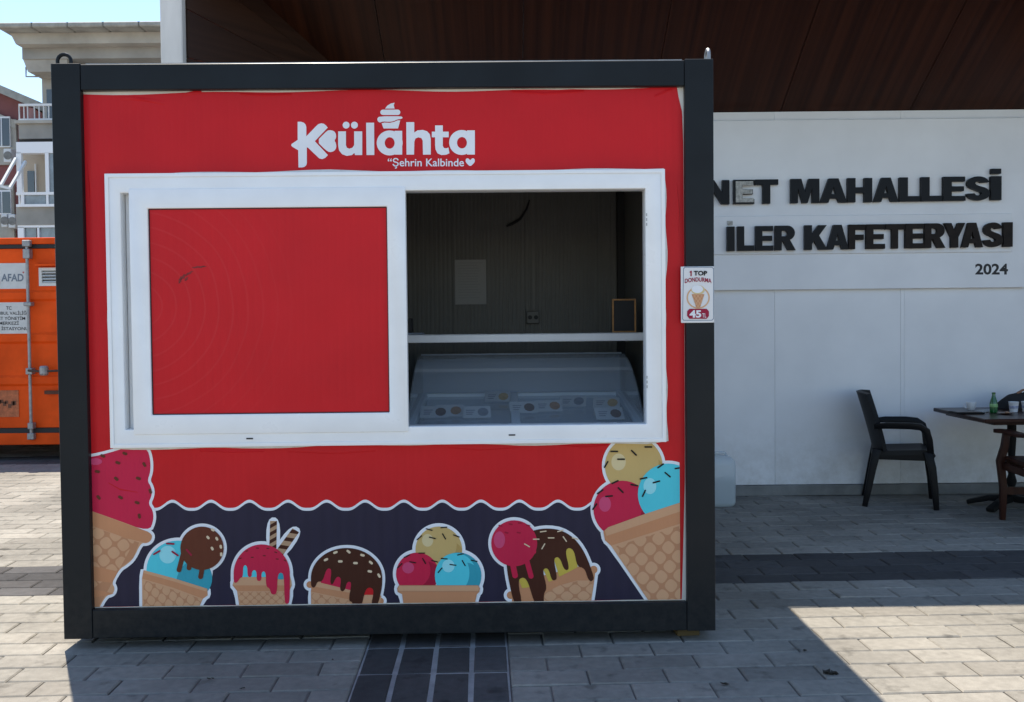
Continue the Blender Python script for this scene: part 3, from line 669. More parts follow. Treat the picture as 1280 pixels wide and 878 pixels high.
def offs(pts, d):
    nn = len(pts); area = sum(pts[i][0]*pts[(i+1) % nn][1]-pts[(i+1) % nn][0]*pts[i][1] for i in range(nn)); sg = 1 if area > 0 else -1; out = []
    for i in range(nn):
        p0, p1, p2 = Vector(pts[i-1]), Vector(pts[i]), Vector(pts[(i+1) % nn]); e1 = (p1-p0); e2 = (p2-p1)
        if e1.length < 1e-6 or e2.length < 1e-6: out.append((p1.x, p1.y)); continue
        n1 = Vector((e1.y, -e1.x)).normalized()*sg; n2 = Vector((e2.y, -e2.x)).normalized()*sg; b = n1+n2
        if b.length < .3: b = n1
        b = b.normalized(); k = min(1.5, 1/max(.4, b.dot(n1))); out.append((p1.x+b.x*d*k, p1.y+b.y*d*k))
    return out
def smooth_poly(pts, it=2):
    for _ in range(it):
        out = []
        for i in range(len(pts)):
            a, b = pts[i], pts[(i+1) % len(pts)]; out += [(a[0]*.75+b[0]*.25, a[1]*.75+b[1]*.25), (a[0]*.25+b[0]*.75, a[1]*.25+b[1]*.75)]
        pts = out
    return pts
class Art:
    def __init__(s, ox=0, oy=0, sc=1.0, base=0): s.o = (ox, oy, sc); s.L = []; s.base = base; s.n = 0
    def px(s, p_): return (s.o[0]+p_[0]/s.o[2], s.o[1]+p_[1]/s.o[2])
    def poly(s, pts, mk, layer=None):
        if layer is None: s.n += 1; layer = s.n
        else: s.n = max(s.n, layer)
        s.L.append(('poly', [s.px(p_) for p_ in pts], mk, layer)); return s
    def loops(s, lp, mk):
        s.n += 1; s.L.append(('loops', [[s.px(p_) for p_ in L] for L in lp], mk, s.n)); return s
    def outline(s, shapes, d):
        for sh in shapes: s.poly(smooth_poly(offs(sh, d), 1) if len(sh) < 60 else offs(sh, d), 'white')
        return s
    def waffle(s, poly, step, wdt, ang1, ang2, mk='tan3', cell='tan'):
        xs_ = [p_[0] for p_ in poly]; ys_ = [p_[1] for p_ in poly]; cx_, cy_ = (min(xs_)+max(xs_))/2, (min(ys_)+max(ys_))/2; D = max(max(xs_)-min(xs_), max(ys_)-min(ys_))
        s.poly(poly, mk); s.n += 1; lay = s.n
        u1 = (math.cos(R(ang1)), math.sin(R(ang1))); u2 = (math.cos(R(ang2)), math.sin(R(ang2))); h = (step-wdt*.8)/2; K_ = int(D/step)+2
        for i in range(-K_, K_):
            for j in range(-K_, K_):
                mx_, my_ = cx_+(u1[0]*i+u2[0]*j)*step, cy_+(u1[1]*i+u2[1]*j)*step
                q_ = smooth_poly([(mx_+u1[0]*h*a_+u2[0]*h*b_, my_+u1[1]*h*a_+u2[1]*h*b_) for a_, b_ in ((-1,-.55),(-.55,-1),(.55,-1),(1,-.55),(1,.55),(.55,1),(-.55,1),(-1,.55))], 1)
                c = clip_convex(q_, poly)
                if c: s.poly(c, cell, lay)
        return s
    def build(s, name, d=PD-.0014, clip=None, step=.00022, parent=None, root=None):
        keys = sorted(set(k for _, _, k, _ in s.L)); q = MB()
        for kind, pts, mk, ly in s.L:
            y = d-(ly+s.base)*step; loops = [pts] if kind == 'poly' else pts
            lo = [[K(u, v, d) for u, v in L] for L in loops]
            if clip and kind == 'poly': lo = [clip_rect(lo[0], *clip)]
            if not lo[0] or len(lo[0]) < 3: continue
            flat = [p_ for L in lo for p_ in L]; fs = []
            for t in geometry.tessellate_polygon([[Vector((a, b, 0)) for a, b in L] for L in lo]):
                A, B_, C = [Vector(flat[i]) for i in t]; cr_ = (B_-A).cross(C-A)
                if abs(cr_) > 1e-12: fs.append(tuple(t) if cr_ > 0 else tuple(reversed(t)))
            q.add([(a, y, b) for a, b in flat], fs, keys.index(mk))
        o = q.build(name, [MATLOOK[k] for k in keys], root or kio)
        return sub(parent or wrap, o)
MATLOOK = dict(P); MATLOOK['navy'] = M_navy; MATLOOK['red'] = M_red
CLIP = (CX0, CX1, CZ0, hz0-.003)
# navy band with scalloped white edge
A = Art()
def scal(u): return 635.2-10.2*(0.5+0.5*math.cos(2*math.pi*(u-215.5)/48.2))**1.5+(u-200)*-.0006
us = [112+k*1.6 for k in range(464)]
A.poly([(u, scal(u)) for u in us]+[(u, scal(u)+10) for u in reversed(us)], 'white')
A.poly([(u, scal(u)+3.6) for u in us]+[(us[-1], 768), (us[0], 768)], 'navy')
A.build('scalloped_band', clip=CLIP)
def sprinkles(A, L, mk, ln, wd_):
    A.n += 1
    for x, y, an in L: dx, dy = ln/2*math.cos(R(an)), ln/2*math.sin(R(an)); A.poly(caps(x-dx, y-dy, x+dx, y+dy, wd_), mk, A.n)
# 1 big strawberry cone cut by the left post
A = Art(100, 550, 3.99, 3)
blob = smooth_poly([(0, 92), (50, 86), (110, 74), (190, 52), (250, 30), (335, 40), (352, 100), (352, 160), (336, 205), (356, 235), (360, 275), (340, 318), (364, 350), (368, 400), (345, 458), (180, 400), (55, 355), (0, 340)], 2)
cone = smooth_poly([(0, 338), (55, 353), (340, 456), (362, 476), (356, 502), (335, 516), (303, 514), (268, 592), (230, 625), (200, 642), (158, 712), (176, 740), (164, 770), (130, 776), (90, 850), (60, 900), (0, 900)], 2)
A.outline([blob, cone], 14); A.poly(blob, 'crim'); A.poly(cone, 'tan')
rim = [(0, 338), (55, 355), (340, 458), (360, 478), (352, 503), (330, 514), (230, 490), (60, 428), (0, 410)]
A.poly(rim, 'tan2')
A.waffle([(20, 430), (60, 432), (296, 512), (266, 590), (200, 640), (130, 770), (70, 870), (20, 870)], 62, 9, 52, -38)
A.poly([(20, 640), (70, 630), (190, 655), (160, 712), (60, 700), (20, 705)], 'tan2'); A.poly([(20, 745), (70, 745), (170, 765), (130, 776), (40, 790), (20, 790)], 'tan2')
A.poly(circ(78, 108, 34, 17), 'pink')
sprinkles(A, [(115, 80, 20), (225, 68, 20), (190, 114, 20), (322, 123, 60), (88, 158, 10), (182, 194, 40), (292, 192, 20), (352, 256, 70), (94, 287, 50), (203, 287, 30), (286, 313, 20), (297, 380, 80)], 'choc2', 12, 14)
A.build('strawberry_cone_print', clip=CLIP)
# 2 blue scoop with chocolate scoop
A = Art(100, 550, 3.99, 3)
cy1 = circ(490, 650, 158, 148); ch = circ(610, 540, 108); co = [(318, 650), (470, 690), (636, 742), (638, 775), (614, 792), (578, 870), (312, 870), (310, 690)]
A.outline([cy1, ch, co], 15); A.poly(cy1, 'cyan'); A.poly(clip_convex(circ(520, 690, 140, 120), circ(600, 720, 120, 130)), 'cyan2'); A.poly(circ(438, 572, 42, 44), 'cyanl')
A.poly(co, 'tan'); A.poly([(318, 650), (470, 690), (636, 742), (634, 775), (614, 792), (460, 735), (312, 692)], 'tan2'); A.poly([(322, 650), (470, 690), (634, 742), (632, 756), (470, 706), (320, 664)], 'tan')
A.waffle([(318, 698), (612, 795), (575, 860), (318, 860)], 44, 5, 40, -62)
A.n += 1; lay = A.n
for d in ((528, 520, 495, 648, 24), (556, 570, 545, 638, 24), (612, 630, 603, 682, 24)): A.poly(caps(*d), 'choc2')
A.poly(ch, 'choc2'); A.poly(circ(575, 480, 46, 26), 'choc2'); A.poly(clip_convex(circ(640, 570, 100), ch), 'choc2')
sprinkles(A, [(640, 486, 50), (684, 492, 60), (704, 532, 80), (661, 541, 60), (706, 570, 90), (664, 448, 30)], 'cream', 8, 12); sprinkles(A, [(452, 517, 3), (385, 561, -30), (476, 566, 35), (545, 560, 50)], 'maroon', 34, 9)
A.build('blue_and_chocolate_cone_print', clip=CLIP)
# 3 cup with two wafer tubes
A = Art(280, 630, 6.095, 3)
dome = circ(289, 530, 214, 222, 30, 180, 360); comb = [(503, 530), (503, 748), (482, 764), (462, 748), (459, 540), (435, 519), (410, 540), (406, 676), (382, 692), (360, 684), (350, 642), (322, 630), (320, 525), (303, 510), (287, 525), (287, 578), (268, 589), (250, 578), (250, 515), (232, 500), (214, 515), (213, 556), (181, 556), (180, 480), (163, 462), (147, 480), (146, 556), (125, 562), (108, 590), (90, 604), (76, 590)]
cone = [(90, 535), (500, 535), (515, 590), (518, 620), (500, 662), (485, 760), (470, 830), (125, 830), (100, 662), (66, 620)]
t1 = [(352, 130), (404, 130), (400, 340), (346, 330)]; t2 = [(523, 186), (572, 216), (452, 388), (402, 350)]
A.outline([dome+comb[:2]+[(482, 764), (470, 700), (76, 590)], cone], 24); A.poly(smooth_poly(offs(t1, 26), 2), 'white'); A.poly(smooth_poly(offs(t2, 26), 2), 'white')
A.poly(t1, 'roll'); A.poly(t2, 'roll')
A.n += 1
for k in range(4): y = 130+k*58; A.poly(clip_convex([(340, y+36), (410, y-4), (410, y+24), (340, y+64)], t1), 'choc', A.n)
for k in range(4):
    bx_, by_ = 548-k*44, 200+k*58; A.poly(clip_convex([(bx_-60, by_-10), (bx_+50, by_+8), (bx_+38, by_+34), (bx_-70, by_+18)], t2), 'choc', A.n)
A.poly(cone, 'tan'); A.poly([(68, 620), (515, 620), (498, 664), (102, 664)], 'tan2'); A.waffle([(104, 668), (494, 668), (468, 820), (128, 820)], 44, 5, 42, -42)
A.poly([(112, 440), (480, 440), (480, 556), (112, 556)], 'cyan'); A.poly(circ(435, 545, 40, 30), 'cyan2'); A.poly(smooth_poly(dome+comb, 2), 'crim')
sprinkles(A, [(125, 414, -20), (175, 358, -15), (217, 406, -5), (256, 336, 5), (308, 394, 0), (336, 338, 0), (396, 368, 20), (407, 419, 5), (466, 430, 30)], 'choc', 16, 7)
A.build('strawberry_cup_print', clip=CLIP)
# 4 chocolate dome cone
A = Art(280, 630, 6.095, 3)
dome = circ(935, 565, 272, 230, 30, 180, 360); comb = [(1207, 565), (1205, 640), (1170, 782), (1118, 782), (1146, 655), (1110, 632), (1076, 655), (1046, 795), (984, 795), (980, 746), (948, 738), (974, 604), (955, 588), (934, 604), (925, 650), (904, 669), (883, 652), (894, 568), (872, 550), (850, 566), (830, 616), (808, 604), (822, 504), (800, 487), (779, 502), (752, 592), (712, 590), (700, 626), (682, 640), (664, 626)]
nub1 = circ(655, 615, 26); nub2 = circ(1192, 740, 26); cone = [(690, 570), (985, 600), (1200, 700), (1190, 760), (1150, 840), (665, 840), (662, 660)]
A.outline([dome+[(1207, 600), (1190, 700), (664, 626)], nub1, nub2, cone], 22)
A.n += 1; A.poly(nub1, 'tan2', A.n); A.poly(nub2, 'tan2', A.n); A.poly(cone, 'tan'); A.poly([(665, 612), (985, 665), (985, 735), (665, 668)], 'tan2'); A.poly([(690, 604), (985, 650), (985, 680), (690, 630)], 'tan')
A.waffle([(668, 675), (960, 738), (985, 800), (668, 800)], 58, 6, 42, -48)
A.poly([(720, 470), (1150, 470), (1150, 692), (1070, 692), (980, 660), (740, 600)], 'crim'); A.poly([(1070, 630), (1150, 630), (1150, 692), (1070, 692)], 'red')
A.poly(smooth_poly(dome+comb, 2), 'choc')
sprinkles(A, [(778, 424, -25), (850, 369, -20), (950, 363, 40), (1056, 390, 15), (887, 437, 0), (1003, 450, 0), (1120, 446, 40), (1112, 513, 10), (1182, 545, 60)], 'cream', 18, 18)
A.build('chocolate_cone_print', clip=CLIP)
# 5 three scoops in a wafer bowl
A = Art(480, 630, 6.27, 3)
s1, s2, s3 = circ(430, 360, 183), circ(262, 548, 167), circ(582, 562, 182); bowl = [(118, 636), (738, 636), (752, 660), (748, 688), (728, 706), (700, 830), (160, 830), (142, 706), (110, 690), (104, 660)]
A.outline([s1, s2, s3, bowl], 26); A.poly(s1, 'beige'); A.poly(clip_convex(circ(470, 430, 170, 150), s1), 'beige2'); A.poly(clip_convex(circ(400, 320, 170), s1), 'beige'); A.poly(circ(342, 285, 44, 50), 'beigel')
A.poly(s2, 'crim'); A.poly(clip_convex(circ(330, 600, 130, 150), s2), 'crim2'); A.poly(clip_convex(circ(225, 520, 140), s2), 'crim'); A.poly(circ(190, 500, 46, 44), 'pink')
A.poly(s3, 'cyan2'); A.poly(circ(562, 562, 163, 178), 'cyan'); A.poly(clip_convex(circ(650, 600, 110, 140), circ(562, 562, 163, 178)), 'cyan2'); A.poly(clip_convex(circ(530, 540, 140, 165), circ(562, 562, 163, 178)), 'cyan'); A.poly(circ(505, 485, 48, 50), 'cyanl')
A.poly(bowl, 'tan2'); A.poly([(118, 636), (738, 636), (752, 660), (748, 690), (108, 690), (104, 660)], 'tan3'); A.poly([(120, 640), (736, 640), (746, 662), (740, 680), (116, 680), (110, 662)], 'tan')
A.n += 1; lay = A.n
for k in range(6): A.poly(circ(205+k*90, 806, 44, 32), 'tanl', lay+k % 2)
sprinkles(A, [(355, 200, 15), (470, 183, -5), (278, 264, -40), (380, 265, 15), (471, 253, 60), (568, 250, 20), (180, 408, -25), (296, 384, 0), (125, 482, -45), (226, 456, 10), (315, 446, 60), (398, 448, 15), (473, 428, 5), (600, 394, -12), (440, 518, -50), (541, 476, 8), (625, 462, 60), (706, 444, 12)], 'black', 46, 9)
A.build('three_scoop_bowl_print', clip=CLIP)
# 6 strawberry scoop beside a chocolate cone
A = Art(600, 630, 6.27, 3)
rs = circ(268, 308, 180); dome = [(206, 470), (212, 400), (260, 300), (350, 230), (450, 198), (540, 190), (640, 206), (730, 260), (800, 345), (850, 450), (888, 560), (892, 590), (870, 609), (848, 592), (818, 500), (760, 492), (738, 366), (697, 340), (667, 368), (700, 500), (682, 522), (655, 506), (630, 432), (602, 412), (576, 436), (607, 582), (582, 601), (560, 592), (540, 516), (516, 500), (489, 520), (526, 660), (498, 704), (502, 800), (432, 800), (376, 604), (336, 570), (294, 602), (336, 800), (272, 800), (226, 610)]
nubs = [circ(890, 515, 30), circ(240, 715, 30)]; cone = [(290, 580), (500, 560), (815, 480), (905, 520), (890, 640), (860, 840), (250, 840), (250, 700)]
A.outline([rs, dome, cone]+nubs, 24); A.n += 1
for nb in nubs: A.poly(nb, 'tan2', A.n)
A.poly(cone, 'tan2'); A.poly([(505, 700), (620, 640), (760, 600), (885, 600), (880, 700), (860, 840), (480, 840)], 'tan'); A.waffle([(505, 700), (620, 640), (760, 605), (882, 605), (860, 840), (480, 840)], 84, 9, 38, -40)
A.poly([(290, 560), (400, 560), (400, 650), (330, 660)], 'yel'); A.poly([(480, 480), (560, 500), (590, 590), (540, 610)], 'yel'); A.poly([(570, 400), (660, 330), (740, 330), (765, 495), (700, 530), (620, 570)], 'yel')
A.poly(smooth_poly(dome, 2), 'choc'); A.poly(rs, 'crim')
for d in ((250, 440, 275, 560, 44), (360, 420, 400, 565, 40), (415, 260, 425, 375, 30)): A.poly(caps(*d), 'crim')
A.poly(circ(152, 280, 44, 66), 'pink'); sprinkles(A, [(160, 170, 10), (240, 158, 10), (208, 224, 15), (303, 224, 10), (378, 168, 15), (312, 148, 0)], 'crim2', 20, 12)
sprinkles(A, [(495, 215, -8), (630, 210, -15), (557, 265, 0), (664, 274, 55), (745, 270, 15), (368, 323, 30), (496, 331, -60), (440, 275, 0)], 'cream', 44, 9)
A.build('strawberry_and_chocolate_print', clip=CLIP)
# 7 big three scoop cone by the right post
A = Art(730, 545, 3.99, 3)
s1, s2, s3 = circ(248, 150, 144), circ(190, 366, 143), circ(420, 290, 152); cone = [(96, 476), (120, 455), (300, 390), (520, 318), (520, 900), (375, 900), (135, 548), (104, 520)]
A.outline([s1, s2, s3, cone], 15); A.poly(s1, 'beige'); A.poly(clip_convex(circ(270, 200, 140, 120), s1), 'beige2'); A.poly(clip_convex(circ(232, 130, 140), s1), 'beige'); A.poly(circ(172, 130, 36, 42), 'beigel')
A.poly(s2, 'crim'); A.poly(clip_convex(circ(260, 400, 110), s2), 'crim2'); A.poly(clip_convex(circ(165, 350, 125), s2), 'crim'); A.poly(circ(104, 340, 30, 38), 'pink')
A.poly(s3, 'cyan'); A.poly(clip_convex(circ(480, 320, 110), s3), 'cyan2'); A.poly(clip_convex(circ(395, 275, 135), s3), 'cyan'); A.poly(circ(328, 250, 32, 40), 'cyanl')
A.poly(cone, 'tan'); A.poly([(96, 476), (120, 455), (300, 390), (520, 318), (520, 424), (136, 546), (104, 520)], 'tan2'); A.poly([(104, 470), (120, 455), (300, 390), (520, 318), (520, 362), (112, 498)], 'tan')
A.waffle([(150, 552), (520, 434), (520, 880), (362, 880)], 66, 11, 42, -50)
sprinkles(A, [(150, 77, 0), (248, 84, 45), (184, 116, 0), (320, 55, 0), (110, 142, -60), (154, 230, -25), (182, 270, 45), (250, 245, 10), (124, 300, -5), (80, 278, -35), (53, 352, -55), (296, 211, -12), (360, 229, -15), (381, 149, -35), (416, 193, 40), (470, 160, -10), (298, 286, -65)], 'black', 32, 8)
A.build('three_scoop_cone_print', clip=CLIP)
# logo lettering
A = Art(360, 120, 9.24, 3)
A.poly([(112, 300), (150, 300), (185, 312), (205, 335), (212, 365), (212, 470), (218, 600), (218, 780), (210, 805), (190, 822), (160, 828), (122, 828), (118, 625), (112, 510)], 'white')
A.poly([(205, 476), (330, 346), (352, 328), (385, 318), (415, 324), (438, 342), (460, 368), (310, 525), (462, 685), (430, 718), (395, 732), (360, 722), (232, 600), (205, 590)], 'white')
A.poly([(115, 508), (60, 545), (44, 556), (37, 570), (44, 583), (60, 595), (120, 630)], 'white')
A.poly(smooth_poly([(333, 525), (430, 425), (470, 395), (530, 405), (556, 440), (556, 490), (536, 518), (556, 550), (560, 600), (535, 640), (480, 655), (430, 622)], 1), 'white')
A.poly([(580, 412), (670, 412), (670, 570), (680, 600), (710, 612), (745, 600), (765, 570), (765, 412), (858, 412), (858, 685), (775, 685), (768, 660), (740, 685), (680, 695), (625, 675), (590, 630), (580, 570)], 'white')
A.n += 1; A.poly(circ(672, 340, 40), 'white', A.n); A.poly(circ(768, 340, 40), 'white', A.n)
A.poly([(903, 312), (995, 312), (998, 685), (908, 685)], 'white'); A.build('logo_lettering')
A = Art(470, 120, 9.24, 3)
A.loops([circ(158, 545, 150, 144), circ(158, 545, 57, 66)], 'white'); A.poly([(216, 405), (303, 405), (303, 680), (216, 680)], 'white')
A.poly([(350, 305), (442, 305), (442, 425), (480, 400), (540, 395), (590, 410), (622, 445), (633, 500), (633, 680), (543, 680), (540, 520), (525, 490), (490, 480), (455, 495), (443, 530), (440, 680), (353, 680)], 'white')
A.poly([(683, 343), (772, 343), (772, 415), (840, 415), (840, 480), (772, 480), (772, 580), (785, 603), (810, 608), (838, 598), (848, 665), (810, 682), (755, 685), (710, 665), (688, 620), (683, 575), (683, 480), (645, 480), (645, 415), (683, 415)], 'white')
A.loops([circ(990, 540, 145, 144), circ(993, 543, 57, 66)], 'white'); A.poly([(1052, 400), (1142, 400), (1142, 680), (1052, 680)], 'white')
A.build('logo_lettering')
A = Art(470, 120, 9.24, 3)
A.poly([(105, 148), (130, 115), (170, 90), (215, 80), (205, 110), (215, 148)], 'white'); A.poly(caps(81, 191, 251, 191, 62), 'white')
A.poly(smooth_poly([(40, 238), (290, 236), (310, 252), (296, 268), (250, 272), (200, 296), (150, 302), (80, 296), (45, 312), (20, 295), (14, 262)], 1), 'white'); A.poly([(65, 318), (100, 310), (160, 313), (210, 302), (250, 284), (280, 285), (255, 378), (88, 378)], 'white'); A.build('logo_cup')
def kio_text(txt, u0, v0, u1, v1, mk, d, parent, root=None, offset=0.0, lay=8, name='lettering', arc=0.0):
    vs, fs = text_polys(txt, 0, offset); mn = vs.min(0); mx_ = vs.max(0); q = MB(); pts = []
    for v in vs:
        f = (v[0]-mn[0])/(mx_[0]-mn[0]); uu = u0+f*(u1-u0); vv = v1+(v[1]-mn[1])/(mx_[1]-mn[1])*(v0-v1)+arc*(2*f-1)**2
        x, z = K(uu, vv, d); pts.append((x, d-lay*.00022, z))
    q.add(pts, fs); return sub(parent, q.build(name, MATLOOK[mk], root or kio))
kio_text('\u201cŞehrin Kalbinde', 484.7, 197.8, 580, 211, 'white', PD-.0014, wrap, offset=.012)
A = Art(470, 120, 9.24, 3); A.poly(smooth_poly([(1088, 748), (1068, 722), (1040, 724), (1032, 756), (1050, 784), (1088, 818), (1126, 784), (1144, 756), (1136, 724), (1108, 722)], 1), 'white'); A.build('logo_heart')

# ------------------------------------------------------------------ inside the kiosk
# serving shelf: runs wall to wall just behind the window
sh_y = .80; z1_ = K(660, 417.5, sh_y)[1]; z0_ = K(660, 427.5, sh_y)[1]
shelf = MB().box(IX0+.0065, IX1-.0065, sh_y, sh_y+.24, z0_, z1_).build('serving_shelf', mat('pale_shelf_laminate', (.82, .83, .84), .4, var=.06), kio, bevel=.004)
def kw(x, y, z): return K_M @ Vector((x, y, z))
# display freezer (own thing)
fx0 = K(515, 480, .55)[0]; fx1 = K(776, 490, 1.02)[0]+.012
fo = kw((fx0+fx1)/2, .62, .10); fr = thing('display_freezer', 'white ice cream display freezer with curved glass front inside the kiosk', 'freezer', fo, K_YAW)
M_frz = mat('freezer_enamel', (.62, .66, .70), .35, var=.06, vscale=4); M_frin = mat('freezer_liner', (.26, .30, .36), .4)
M_curv = glass_mat('curved_glass', (.90, .94, .96), 1.0, .085); M_lid = glass_mat('lid_glass', (.9, .94, .96), 1.0, .16)
fw = (fx1-fx0)/2; yb = .48; yf = -.42; rimb = .85; rimf = .76
q = MB(); q.prism([(yf, 0), (yb, 0), (yb, rimb), (yb-.05, rimb), (yb-.05, rimb-.09), (yf+.04, rimf-.09), (yf+.04, rimf), (yf, rimf)], -fw, fw, axis='x')
bdy = q.build('body', M_frz, fr, bevel=.004)
for x in (-fw+.0, fw-.035): MB().prism([(yf+.041, rimf-.088), (yb-.051, rimb-.088), (yb-.051, rimb+.006), (yf+.041, rimf+.006)], x+.001, x+.034, axis='x').build('side_rim', M_frz, fr, bevel=.003)
MB().prism([(yf+.041, rimf-.06), (yb-.051, rimb-.06), (yb-.051, rimb+.004), (yf+.041, rimf+.004)], -.02-fw*.08, .02-fw*.08, axis='x').build('centre_rail', M_frz, fr, bevel=.003)
def fplane(y): return rimf+(rimb-rimf)*(y-yf)/(yb-yf)
for xa, xb in ((-fw+.04, -.022-fw*.08), (.022-fw*.08, fw-.04)):
    q = MB(); q.add([(xa, yf+.045, fplane(yf+.045)-.012), (xb, yf+.045, fplane(yf+.045)-.012), (xb, yb-.055, fplane(yb-.055)-.012), (xa, yb-.055, fplane(yb-.055)-.012)], [(0,1,2,3)])
    q.build('lid_glass', M_lid, fr)
prof = [(yb-.02, 1.05), (yb-.12, 1.055), (yb-.26, 1.045), (yb-.42, 1.01), (yb-.58, .95), (yb-.72, .875), (yf+.05, .79), (yf+.02, .765)]
def cat(pr_, n_=4):
    out = []; L = [pr_[0]]+pr_+[pr_[-1]]
    for i in range(1, len(L)-2):
        for k in range(n_):
            t = k/n_; p0, p1, p2, p3 = [np.array(x_) for x_ in L[i-1:i+3]]; out.append(tuple(.5*(2*p1+(p2-p0)*t+(2*p0-5*p1+4*p2-p3)*t*t+(3*p1-p0-3*p2+p3)*t**3)))
    return out+[pr_[-1]]
pc = cat(prof); q = MB(); vs = []
for y, z in pc: vs += [(-fw+.012, y, z), (fw-.012, y, z)]
q.add(vs, [(2*i, 2*i+1, 2*i+3, 2*i+2) for i in range(len(pc)-1)]); q.build('curved_glass', M_curv, fr, smooth=True)
for x in (-fw+.004, fw-.010):
    q = MB(); q.prism(pc+[(yb-.02, rimb)], x, x+.006, axis='x'); q.build('end_glass', M_curv, fr)
MB().box(-fw, fw, yb-.02, yb+.01, rimb+.001, 1.06).build('rear_glass_frame', M_frin, fr)
M_card = mat('flavour_card', (.42, .44, .46), .5); M_cardp = [mat('card_print_%d' % i, c, .5, var=.3, vscale=30) for i, c in enumerate(((.10, .06, .05), (.30, .16, .08), (.18, .20, .24), (.45, .30, .12)))]
tubc = thing_n = 0
for i, (u, v) in enumerate(((528, 522), (562, 520), (596, 522), (622, 502), (654, 516), (686, 514), (716, 508), (758, 510), (762, 524))):
    # cards lie on the tilted lids
    ro = K_I.to_3x3() @ ray(u, v); co_ = K_CO; best = None
    for k in range(400):
        t = 4.0+k*.004; pt = co_+ro*t; ly = pt.y-.62; lz = pt.z-.10+0
        if lz <= fplane(ly)-.010+.0: best = (pt.x-(fx0+fx1)/2, ly); break
    if not best: continue
    bx_, by_ = best; by_ = min(max(by_, yf+.09), yb-.12); bx_ = min(max(bx_, -fw+.11), fw-.11); z = fplane(by_)-.008; sl_ = (rimb-rimf)/(yb-yf)
    card = thing('flavour_card', 'small white flavour card with %s picture propped on the freezer lid' % ('a dark brown', 'an orange brown', 'a grey', 'a tan')[i % 4], 'card', fo+Matrix.Rotation(K_YAW, 3, 'Z') @ Vector((bx_, by_, z)), K_YAW+random.uniform(-.15, .15), 'flavour cards on the freezer lids')
    card.rotation_euler.x = math.atan(sl_)+.42; card.location.z += .018
    MB().box(-.066, .066, -.04, .055, 0, .002).build('card', M_card, card)
    MB().prism(circ(.030, .006, .026, .034, 10), .0022, .003, axis='z').build('picture', M_cardp[i % 4], card)
    q = MB()
    for k in range(3): q.box(-.05, -.008-.006*k, .018-k*.016, .024-k*.016, .0022, .0028)
    q.build('text_line', M_cardp[2], card)
# notice, chalkboard, tray on the shelf
a = K(568.5, 325, BW-.004); b = K(608, 380.5, BW-.004)
pn = thing('paper_notice', 'white paper notice taped to the ribbed back wall inside the kiosk', 'notice', kw((a[0]+b[0])/2, BW-.0015, b[1]), K_YAW)
hw_, hh_ = (b[0]-a[0])/2, a[1]-b[1]; M_paper = mat('paper', (.42, .42, .41), .8)
MB().add([(-hw_, -.004, 0), (hw_, -.001, 0), (hw_, -.002, hh_), (-hw_, -.002, hh_), (-hw_*.3, -.006, hh_*.5)], [(0,1,4),(1,2,4),(2,3,4),(3,0,4)]).build('sheet', M_paper, pn)
q = MB()
for k in range(14): q.box(-hw_*.8, hw_*random.uniform(.3, .8), -.0075, -.007, hh_*(.92-.06*k), hh_*(.92-.06*k)+.004)
q.build('text_line', mat('grey_print', (.35, .35, .35), .8), pn)
shz = z1_
a = K(768, 374, sh_y+.12); b = K(798, 414, sh_y+.12)
cbd = thing('chalkboard', 'small blank blackboard with orange wooden frame standing on the serving shelf', 'blackboard', kw((a[0]+b[0])/2-.01, sh_y+.14, shz+.0005), K_YAW)
hw_, hh_ = (b[0]-a[0])/2, a[1]-shz; M_ow = mat('orange_wood', (.42, .20, .06), .5, var=.3, vscale=30)
for bx_ in ((-hw_, -hw_+.008, 0, hh_), (hw_-.008, hw_, 0, hh_), (-hw_+.0081, hw_-.0081, hh_-.008, hh_), (-hw_+.0081, hw_-.0081, 0, .008)):
    MB().box(bx_[0], bx_[1], -.008, .008, bx_[2], bx_[3]).build('frame_strip', M_ow, cbd)
MB().box(-hw_+.006, hw_-.006, -.002, .004, .006, hh_-.006).build('slate', M_dark, cbd)
a = K(511, 413, sh_y+.1); b = K(528, 413, sh_y+.1)
tr = thing('serving_tray', 'pale tray with a dark napkin box at the window edge of the shelf', 'tray', kw((a[0]+b[0])/2-.07, sh_y+.11, shz+.0005), K_YAW)
MB().box(-.11, .11, -.07, .07, 0, .010).build('tray', M_frin, tr, bevel=.004); MB().box(-.06, .055, -.04, .04, .0105, .085).build('napkin_box', M_dark, tr, bevel=.004)

# price sign stuck on the right post
a = K(851, 333.5, -.004); b = K(892.8, 403.5, -.004)
psl = kw((a[0]+b[0])/2, -.0005, b[1]); ps = thing('price_sign', 'small white plastic price sign with cone picture on the kiosk post', 'price sign', psl, K_YAW)
hw_, hh_ = (b[0]-a[0])/2, a[1]-b[1]
plate = MB().box(-hw_, hw_, -.004, -.0002, 0, hh_).build('plate', mat('white_plastic_sign', (.72, .71, .70), .35, var=.05), ps, bevel=.0015)
pc_x = (a[0]+b[0])/2; pc_z = b[1]
class SArt(Art):
    def build(s, name, m=None):
        keys = sorted(set(k for _, _, k, _ in s.L)); q = MB()
        for kind, pts, mk, ly in s.L:
            lo = [[(lambda t: (t[0]-pc_x, t[1]-pc_z))(K(u, v, -.004)) for u, v in L] for L in ([pts] if kind == 'poly' else pts)]; flat = [p_ for L in lo for p_ in L]; fs = []
            for t in geometry.tessellate_polygon([[Vector((x, z, 0)) for x, z in L] for L in lo]):
                A_, B_, C = [Vector(flat[i]) for i in t]; fs.append(tuple(t) if (B_-A_).cross(C-A_) > 0 else tuple(reversed(t)))
            q.add([(x, -.0042-ly*.0002, z) for x, z in flat], fs, keys.index(mk))
        return q.build(name, [MATLOOK[k] for k in keys], ps)
SA = SArt(840, 320, 8.786)
